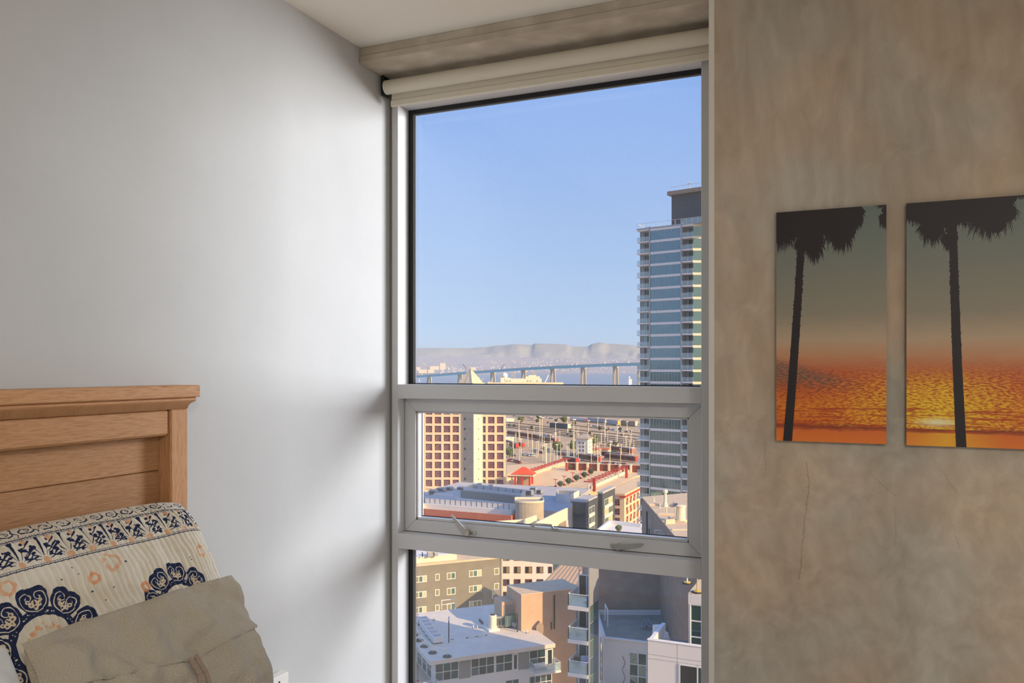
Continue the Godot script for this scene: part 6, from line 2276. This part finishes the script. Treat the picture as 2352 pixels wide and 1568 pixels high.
# ---------------------------------------------------------------- stucco block beside it
func stucco_block() -> void:
	var roof_y := EYE - (1518.2 - HORIZON) / FOCAL * 112.0
	var foot := on_level(1197.2, 1449, roof_y)
	var d := (1449.0 - 0.0)
	var depth := 112.0 * (1518.2 - HORIZON) / (1449.0 - HORIZON)
	var top := at(1197.2, 1366.6, depth)
	var o := base("stucco_block", foot, GRID_B)
	tag(o, "warm beige stucco stair block rising beside the pale flat roof", "building")
	var h := top.y - foot.y
	var back := on_plane(o, 1166.9, 1344.6, 1, h).z
	var xr := on_plane(o, 1330, 1350, 2, 0.0).x
	piece("wall", Vector3(0, GROUND - foot.y, back), Vector3(xr, h, 0), M.stucco, o)
	piece("roof", Vector3(-0.06, h, back - 0.06), Vector3(xr + 0.06, h + 0.14, 0.06), M.roofing_warm, o)
	var ax := on_plane(o, 1148, 1372, 2, back * 0.6).x
	piece("annex", Vector3(ax, 0, back), Vector3(0, h * 0.72, back * 0.45), M.stucco, o)
	glazing(o, "louvre", Vector3(ax + 0.3, h * 0.62, back * 0.45), Vector3(-0.25, h * 0.22, back * 0.45), 1, 5, 0.07, M.grey_panel, [M.taupe])
	for p in [[1688, 605, 975], [1655, 900, 980], [1283, 805, 1030]]:
		var a := on_plane(o, 920 + p[0] / 4.78, 1240 + p[1] / 4.78, 2, 0.12)
		var b := on_plane(o, 920 + p[0] / 4.78, 1240 + p[2] / 4.78, 2, 0.12)
		var st := tool()
		tube(st, [a, Vector3(a.x, b.y, a.z)], 0.09, 8)
		build(st, "vent_pipe", M.metal_black, o)
	var g := on_plane(o, 920 + 1510 / 4.78, 1240 + 1010 / 4.78, 2, 0.0)
	var st2 := tool()
	var tri := [Vector3(g.x - 0.6, g.y, 0.7), Vector3(g.x + 0.6, g.y, 0.7), Vector3(g.x + 0.6, g.y + 1.2, 0.7), Vector3(g.x, g.y + 1.8, 0.7), Vector3(g.x - 0.6, g.y + 1.2, 0.7)]
	poly(st2, tri.duplicate(), Vector3.BACK)
	for k in 5:
		var a2: Vector3 = tri[k]
		var b2: Vector3 = tri[(k + 1) % 5]
		var n2 := Vector3((b2 - a2).y, -(b2 - a2).x, 0).normalized()
		poly(st2, [a2, b2, b2 - Vector3(0, 0, 0.7), a2 - Vector3(0, 0, 0.7)], n2)
	build(st2, "gabled_hatch", M.taupe, o)
	# standing-seam roof behind
	var s := base("seam_roof_house", at(1268, 1334, 150.0), rad_to_deg(YAW) - 18.0)
	tag(s, "house with a sloping tan standing seam metal roof", "building")
	var lowy := GROUND - s.position.y
	piece("wall", Vector3(-1, lowy, -9), Vector3(9, -0.2, -0.3), M.white_wall, s)
	var pr := [Vector3(-1.6, -0.2, 0.1), Vector3(9.4, -0.2, 0.1), Vector3(9.4, 3.4, -6.0), Vector3(1.6, 3.4, -6.0)]
	var st3 := tool()
	poly(st3, pr.duplicate(), Vector3(0, 0.86, 0.5))
	poly(st3, [pr[0], pr[3], Vector3(-1.6, -0.2, -9)], Vector3(-0.7, 0.7, 0))
	build(st3, "roof", M.metal_brown, s)
	for k in 13:
		var t := (k + 0.5) / 13.0
		st3 = tool()
		bar(st3, pr[0].lerp(pr[1], t) + Vector3(0, 0.05, 0), pr[3].lerp(pr[2], t) + Vector3(0, 0.05, 0), 0.09)
		build(st3, "seam", M.taupe, s)

# ---------------------------------------------------------------- tower of balconies
func balcony_tower() -> void:
	var o := base("balcony_tower", at(1304, 1390.2, 75.0))
	tag(o, "narrow grey tower with a stack of small glass balconies", "building")
	var low := GROUND - o.position.y
	var xr := on_plane(o, 1350, 1390, 2, 0.0).x
	var zb := on_plane(o, 1297.6, 1360, 1, 0.0).z
	zb = clampf(zb, -2.6, -1.3)
	var xs := on_plane(o, 1352, 1395, 2, zb).x
	var zs := minf(zb - 0.3, on_plane(o, 1360.5, 1400, 0, xr).z)
	piece("wall", Vector3(-0.1, low, zs), Vector3(xs, 1.0, zb), M.grey_panel, o)
	piece("side_wall", Vector3(xr, low, zs), Vector3(xr + 0.12, 4.0, -0.1), M.metal_grey, o)
	for k in 24:   # glazed cladding of the side
		piece("side_pane", Vector3(xr + 0.12, low + 1.6 * k, zs + 0.2), Vector3(xr + 0.15, low + 1.6 * k + 1.5, -0.3), M.glass_green if k % 2 else M.glass_blue, o)
	var fh := 3.05
	for f in 5:
		var y := -fh * f
		balcony(o, Vector3(0.0, y, zb), Vector3(xr, y, 0.0))
		glazing(o, "balcony_door", Vector3(0.15, y + 2.3, zb), Vector3(xr - 0.15, y, zb), 2, 1, 0.09, M.metal_white, [M.glass_teal, M.glass_dark])
	# posts and wires over the top balcony
	var st := tool()
	for x in [0.1, 0.55, xr - 0.15]:
		bar(st, Vector3(x, 1.0, zb - 0.3), Vector3(x, 3.4, zb - 0.3), 0.05)
	bar(st, Vector3(0.1, 2.6, zb - 0.3), Vector3(xr - 0.15, 2.6, zb - 0.3), 0.04)
	build(st, "roof_mast", M.metal_grey, o)
	# what stands on the balconies
	var wx := xr * 0.62
	var l := base("deck_lounger", o.position + Vector3(wx + 0.15, 0, zb * 0.5), 35.0)
	tag(l, "white folding lounger on the topmost small balcony", "chair")
	var st2 := tool()
	bar(st2, Vector3(-0.25, 0.3, 0), Vector3(0.1, 0.35, 0), 0.5, 0.05)
	build(st2, "seat", M.white_paint, l)
	st2 = tool()
	bar(st2, Vector3(0.1, 0.35, 0), Vector3(0.4, 0.95, 0), 0.5, 0.05)
	build(st2, "backrest", M.white_paint, l)
	piece("frame", Vector3(-0.25, 0, -0.22), Vector3(0.2, 0.27, 0.22), M.metal_black, l)
	var t := base("patio_table", o.position + Vector3(wx - 0.2, -fh, zb * 0.45))
	tag(t, "long white table on the second small balcony", "table")
	piece("table_top", Vector3(-0.6, 0.72, -0.28), Vector3(0.6, 0.77, 0.28), M.white_paint, t)
	for lx in [-0.55, 0.5]:
		piece("leg", Vector3(lx, 0, -0.2), Vector3(lx + 0.05, 0.72, 0.2), M.metal_black, t)
	for b in [[0.35, -fh, 0.3, "green potted plant on the second small balcony"], [0.3, -2.0 * fh, 0.42, "green potted plant on the third small balcony"]]:
		leafy("balcony_plant", o.position + Vector3(b[0], b[1], zb * 0.6), b[2], M.leaf_dark, b[3])
	var c := base("patio_chair", o.position + Vector3(wx, -2.0 * fh, zb * 0.5), 20.0)
	tag(c, "lilac white patio chair on the third small balcony", "chair")
	var lilac := mat(c8(196, 194, 222), 0.7)
	piece("seat", Vector3(-0.35, 0.4, -0.35), Vector3(0.35, 0.5, 0.35), lilac, c, 0.03)
	piece("backrest", Vector3(-0.35, 0.5, -0.38), Vector3(0.35, 1.15, -0.28), lilac, c, 0.03)
	piece("frame", Vector3(-0.3, 0, -0.3), Vector3(0.3, 0.4, 0.3), M.yellow, c)

# ---------------------------------------------------------------- tall taupe wall and the low white house before it
func taupe_wall() -> void:
	var o := base("taupe_building", at(1360, 1410, 86.0), rad_to_deg(YAW))
	tag(o, "tall blank taupe stucco building behind the low white house", "building")
	var low := GROUND - o.position.y
	var x1 := on_plane(o, 1535.5, 1410, 2, 0.0).x
	var x2 := on_plane(o, 1552, 1410, 2, 0.3).x
	var x3 := on_plane(o, 1600, 1410, 2, 0.0).x
	var up := on_plane(o, 1440, 1296, 2, 0.0).y
	piece("wall", Vector3(0, low, -12), Vector3(x1, up, 0), M.taupe, o)
	piece("pilaster", Vector3(x1, low, -12), Vector3(x2, up, 0.3), M.stucco, o)
	piece("wall", Vector3(x2, low, -12), Vector3(x3, up, 0), M.taupe, o)
	piece("coping", Vector3(-0.1, up, -12.1), Vector3(x3, up + 0.15, 0.1), M.stucco, o)
	for k in 2:
		piece("joint", Vector3(0, up - 0.8 - k * 2.6, -0.02), Vector3(x1, up - 0.77 - k * 2.6, 0.012), M.grey_panel, o)
	var lamp := on_plane(o, 1555.5, 1381, 2, 0.0)
	piece("wall_light", lamp + Vector3(-0.12, -0.2, 0), lamp + Vector3(0.12, 0.2, 0.15), M.white_paint, o)
	# pipe shadowing hook on the sunlit corner
	var st := tool()
	var a := on_plane(o, 1362, 1375, 2, 0.25)
	var b := on_plane(o, 1385, 1363, 2, 0.25)
	tube(st, [a, b, b + Vector3(0.3, -0.1, 0), b + Vector3(0.35, -0.5, 0)], 0.05, 6)
	build(st, "bracket", M.taupe, o)

func low_white_building() -> void:
	var o := base("low_white_house", at(1386.7, 1464.6, 78.0))
	tag(o, "low white house with a grey green roof below the taupe building", "building")
	var low := GROUND - o.position.y
	var z := func(x: float, y: float) -> Array: return [1260 + x / 5.445, 1280 + y / 5.445]
	var roof := outline_px(o, [z.call(690, 1005), z.call(1240, 1065), z.call(1400, 860), z.call(1500, 735), z.call(1500, 712), z.call(612, 712), z.call(622, 770)], 0.0)
	var st := tool()
	prism(st, roof, low, -0.05)
	build(st, "body", M.white_wall, o)
	st = tool()
	prism(st, roof, -0.05, 0.0)
	build(st, "roof", M.roofing_grey, o)
	for e in [[0, 1, 0.12], [5, 6, 0.4], [6, 0, 0.25], [4, 5, 0.45]]:
		var a: Vector2 = roof[e[0]]
		var b: Vector2 = roof[e[1]]
		st = tool()
		bar(st, Vector3(a.x, e[2] * 0.5, a.y), Vector3(b.x, e[2] * 0.5, b.y), 0.3, e[2])
		build(st, "parapet", M.white_paint if e[0] != 4 else M.blue_wall, o)
	# front: teal window and door, side slit window
	var f0 := Vector3(roof[0].x, 0, roof[0].y)
	var f1 := Vector3(roof[1].x, 0, roof[1].y)
	var dir := (f1 - f0).normalized()
	var turn := -rad_to_deg(atan2(dir.z, dir.x))
	var along := f0.distance_to(f1)
	for w in [[0.58, 0.99, -1.0, -4.4, 2, 3]]:
		glazing(o, "window", f0 + dir * along * w[0] + Vector3(0, w[2], 0), f0 + dir * along * w[1] + Vector3(0, w[3], 0), w[4], w[5], 0.1, M.metal_white, [M.glass_teal, M.glass_blue], turn)
	var s0 := Vector3(roof[6].x, 0, roof[6].y)
	var sd := (f0 - s0).normalized()
	var sl := f0.distance_to(s0)
	glazing(o, "window", s0 + sd * sl * 0.45 + Vector3(0, -0.9, 0), s0 + sd * sl * 0.85 + Vector3(0, -5.2, 0), 1, 3, 0.1, M.metal_grey, [M.glass_dark], -rad_to_deg(atan2(sd.z, sd.x)))
	# balcony terrace in front
	var tf := -5.2
	var out_ := dir.cross(Vector3.UP).normalized() * -1.0
	if out_.z < 0: out_ = -out_
	st = tool()
	var c0 := f0 + dir * 0.1 + Vector3(0, tf, 0)
	var c1 := f1 - dir * 0.2 + Vector3(0, tf, 0)
	prism(st, [Vector2(c0.x, c0.z), Vector2(c1.x, c1.z), Vector2(c1.x + out_.x * 2.6, c1.z + out_.z * 2.6), Vector2(c0.x + out_.x * 2.6, c0.z + out_.z * 2.6)], tf - 0.3, tf)
	build(st, "terrace", M.white_wall, o)
	st = tool()
	rail_run(st, c0 + out_ * 2.5, c1 + out_ * 2.5, 1.1, 1.5, 0.06)
	rail_run(st, c0 + out_ * 0.1, c0 + out_ * 2.5, 1.1, 1.2, 0.06)
	build(st, "terrace_railing", M.white_paint, o)
	# furniture and plants on it
	var so := base("patio_sofa", o.position + c0 + dir * 1.6 + out_ * 0.7, turn)
	tag(so, "dark green sofa with two white cushions on the white terrace", "sofa")
	piece("base", Vector3(-1.0, 0, -0.4), Vector3(1.0, 0.4, 0.4), M.leaf_dark, so, 0.04)
	piece("backrest", Vector3(-1.0, 0.4, -0.42), Vector3(1.0, 0.95, -0.22), M.leaf_dark, so, 0.04)
	for k in [-0.45, 0.4]:
		piece("cushion", Vector3(k - 0.28, 0.42, -0.2), Vector3(k + 0.28, 0.85, 0.0), M.white_paint, so, 0.06)
	var vine := base("climbing_plant", o.position + f0 + dir * along * 0.47 + Vector3(0, tf, 0) + out_ * 0.2)
	tag(vine, "thin climbing plant trained up the white house wall", "plant")
	st = tool()
	var pts := []
	for k in 14: pts.append(Vector3(sin(k * 1.3) * 0.14, k * 0.29, 0.02))
	tube(st, pts, 0.03, 5)
	build(st, "stem", M.red_brown, vine)
	var rng := RandomNumberGenerator.new()
	rng.seed = 91
	st = tool()
	for k in 60:
		var p := Vector3(rng.randf_range(-0.22, 0.22), rng.randf_range(0.2, 4.0), rng.randf_range(0, 0.12))
		if k % 3 == 0: p.y = rng.randf_range(3.4, 4.1)
		box(st, p, Vector3(0.1, 0.07, 0.02), 0.0, Transform3D(Basis(Vector3.FORWARD, rng.randf() * 3.0), Vector3.ZERO))
	var lf := build(st, "leaves", M.taupe, vine)
	lf.set_meta("kind", "stuff")
	var tb := base("patio_table", o.position + c0 + dir * along * 0.66 + out_ * 0.8, turn)
	tag(tb, "dark low table with a flower pot on the white terrace", "table")
	piece("table_top", Vector3(-0.5, 0.6, -0.3), Vector3(0.5, 0.66, 0.3), M.metal_black, tb)
	for lx in [-0.46, 0.4]:
		piece("leg", Vector3(lx, 0, -0.26), Vector3(lx + 0.06, 0.6, 0.26), M.metal_black, tb)
	leafy("balcony_plant", o.position + c0 + dir * 0.5 + out_ * 1.9, 0.35, M.yellow, "yellow flowering plant at the terrace railing")
	leafy("balcony_plant", o.position + c0 + dir * 2.2 + out_ * 2.0, 0.35, M.leaf, "bright green plant at the terrace railing")
	# rail frame and ladder lying on its roof
	var rf := base("roof_gate", o.position + on_plane(o, 1260 + 740 / 5.445, 1280 + 870 / 5.445, 1, 0.0))
	tag(rf, "white pipe frame standing on the grey green roof", "railing")
	st = tool()
	var e1 := on_plane(o, 1260 + 708 / 5.445, 1280 + 790 / 5.445, 1, 0.0) - on_plane(o, 1260 + 740 / 5.445, 1280 + 870 / 5.445, 1, 0.0)
	rail_run(st, Vector3.ZERO, e1, 1.7, 9.0, 0.09)
	build(st, "pipe", M.white_paint, rf)
	var lr := base("lying_ladder", o.position + on_plane(o, 1260 + 1250 / 5.445, 1280 + 850 / 5.445, 1, 0.0), 20.0)
	tag(lr, "grey bundled ladders lying on the grey green roof", "ladder")
	for k in 3:
		var hh := holder("ladder", lr, Vector3(-0.4 + k * 0.4, 0.05 + 0.02 * k, 0), -12.0 + 14.0 * k)
		st = tool()
		for s in [-0.18, 0.18]: bar(st, Vector3(s, 0, -2.0), Vector3(s, 0.25, 1.6), 0.09)
		build(st, "stile", M.metal_grey, hh)
		st = tool()
		for r in 9: bar(st, Vector3(-0.18, 0.02 + 0.027 * r, -1.8 + r * 0.4), Vector3(0.18, 0.02 + 0.027 * r, -1.8 + r * 0.4), 0.06)
		build(st, "rung", M.metal_grey, hh)

# ---------------------------------------------------------------- beige corner building with a roof terrace
func corner_building() -> void:
	var o := base("corner_building", at(1487.7, 1469.2, 62.0))
	tag(o, "pale panelled building with a roof terrace and teal corner glazing", "building")
	var low := GROUND - o.position.y
	var q := func(x: float, y: float, z := 0.0) -> Vector3: return on_plane(o, 1260 + x / 5.445, 1280 + y / 5.445, 2, z)
	var w: float = q.call(2050, 1130).x
	var back := on_plane(o, 1260 + 1440 / 5.445, 1280 + 815 / 5.445, 1, 0.0).z
	var tf := -1.25
	piece("body", Vector3(0.3, low, back), Vector3(w, tf, -0.3), M.white_wall, o)
	piece("terrace_floor", Vector3(0.3, tf, back), Vector3(w, tf + 0.04, -0.3), M.grey_panel, o)
	piece("parapet", Vector3(0, low, back), Vector3(0.3, 0, -0.3), M.white_paint, o)
	piece("coping", Vector3(-0.04, 0, -0.34), Vector3(w, 0.06, 0.04), M.white_paint, o)
	# front panels with open joints
	var j := 0.03
	var xs := [0.0, q.call(1607, 1200).x, w]
	var y1: float = q.call(1300, 1215).y
	var y2: float = q.call(1300, 1268).y
	for k in 2:
		piece("panel", Vector3(xs[k] + j * 0.5, y1 + j * 0.5, -0.3), Vector3(xs[k + 1] - j * 0.5, 0, 0), M.white_wall, o)
		piece("panel", Vector3(xs[k] + j * 0.5, y2 + j * 0.5, -0.3), Vector3(xs[k + 1] - j * 0.5, y1 - j * 0.5, 0), M.white_wall, o)
		piece("panel", Vector3(xs[k] + j * 0.5, low, -0.3), Vector3(xs[k + 1] - j * 0.5, y2 - j * 0.5, 0), M.white_wall, o)
	glazing(o, "window", Vector3(xs[1] + 0.15, q.call(1640, 1325).y, 0), Vector3(xs[1] + 2.9, q.call(1640, 1325).y - 2.2, 0), 2, 1, 0.1, M.metal_white, [M.glass_teal, M.glass_dark])
	glazing(o, "window", Vector3(xs[1] + 0.15, q.call(1640, 1325).y - 2.3, 0), Vector3(xs[1] + 2.9, q.call(1640, 1325).y - 3.4, 0), 2, 1, 0.1, M.metal_white, [M.glass_blue])
	# corner glazing rising over the terrace
	var g := base("glazed_corner", at(1260 + 1748 / 5.445, 1280 + 455 / 5.445, 62.5))
	tag(g, "glazed upper corner with teal panes over the roof terrace", "building")
	var gl := o.position.y + tf - g.position.y
	var gq := func(x: float, y: float, z := 0.0) -> Vector3: return on_plane(g, 1260 + x / 5.445, 1280 + y / 5.445, 2, z)
	var gw := 4.0
	var gb := -5.2
	var gx := -0.35
	piece("core", Vector3(0.1, gl, gb), Vector3(gw, -0.05, -0.2), M.grey_panel, g)
	piece("fascia", Vector3(0, -0.75, -0.2), Vector3(gw, 0, 0.05), M.white_wall, g)
	piece("roof", Vector3(0, 0, gb), Vector3(gw, 0.08, 0), M.roofing_warm, g)
	glazing(g, "window", Vector3(0.12, -0.75, -0.1), Vector3(1.05, gl + 0.1, -0.1), 1, 3, 0.1, M.metal_white, [M.glass_teal, M.glass_green, M.glass_teal])
	glazing(g, "window", Vector3(1.15, -0.75, -0.1), Vector3(2.6, gl + 0.1, -0.1), 1, 3, 0.1, M.metal_white, [M.glass_teal, M.glass_green, M.glass_teal])
	# the receding glazed side, turned a little towards the viewer
	var sd := holder("glazed_side", g, Vector3(0.05, 0, 0.0), -106.0)
	piece("fascia", Vector3(-5.4, -0.75, -0.2), Vector3(0, 0, 0.02), M.white_wall, sd)
	for k in 5:
		for r in 3:
			var hh := (-0.75 - gl) / 3.0
			piece("pane", Vector3(-1.06 * (k + 1) + 0.06, gl + hh * r + 0.06, -0.1), Vector3(-1.06 * k - 0.06, gl + hh * (r + 1) - 0.06, -0.04), M.glass_teal if (k + r) % 2 else M.glass_blue, sd)
	for k in 6:
		piece("mullion", Vector3(-1.06 * k - 0.06, gl, -0.14), Vector3(-1.06 * k + 0.06, -0.75, 0.02), M.metal_white, sd)
	for r in 4:
		var hh2 := (-0.75 - gl) / 3.0
		piece("transom", Vector3(-5.3, gl + hh2 * r - 0.05, -0.14), Vector3(0, gl + hh2 * r + 0.05, 0.0), M.metal_white, sd)
	# davit bases with yellow rims on the roof
	for v in [[1733, 325, 0.40, 0.9, M.metal_white, "white davit post on a yellow rimmed base at the roof corner"], [1860, 435, 0.45, 1.5, M.yellow, "yellow davit post on a yellow rimmed base at the roof edge"]]:
		var p := on_plane(g, 1260 + v[0] / 5.445, 1280 + v[1] / 5.445, 1, 0.08)
		var b := base("davit", g.position + p)
		tag(b, v[5], "davit")
		var st := tool()
		lathe(st, [Vector2(v[2], 0), Vector2(v[2], 0.06), Vector2(v[2] * 0.7, 0.08), Vector2(0, 0.08)], 18)
		build(st, "base_plate", M.metal_black, b)
		st = tool()
		lathe(st, [Vector2(v[2] * 0.7, 0.08), Vector2(v[2] * 0.72, 0.14), Vector2(v[2] * 0.5, 0.15), Vector2(0, 0.15)], 18)
		build(st, "rim", M.yellow, b)
		st = tool()
		tube(st, [Vector3(0, 0.1, 0), Vector3(0, v[3], 0)], 0.06, 8)
		build(st, "post", v[4], b)
	# white covered furniture on the terrace
	for v in [[1395, 1010, "white covered lounge chair beside the terrace parapet"], [1450, 1035, "small white covered stool on the roof terrace"]]:
		var p := on_plane(o, 1260 + v[0] / 5.445, 1280 + v[1] / 5.445, 1, tf + 0.04)
		p.z = minf(p.z, -0.9)
		var b := base("covered_chair", o.position + p, 30.0)
		tag(b, v[2], "chair")
		var big: float = 1.0 if v[0] < 1400 else 0.6
		var st := tool()
		prism(st, [Vector2(-0.5, -0.45) * big, Vector2(0.5, -0.45) * big, Vector2(0.55, 0.5) * big, Vector2(-0.55, 0.5) * big], 0.0, 0.55 * big)
		build(st, "seat_cover", M.white_paint, b)
		piece("back_cover", Vector3(-0.5, 0.5 * big, -0.45) * Vector3(big, 1, big), Vector3(0.5 * big, 1.0 * big, -0.15 * big), M.white_paint, b, 0.05)
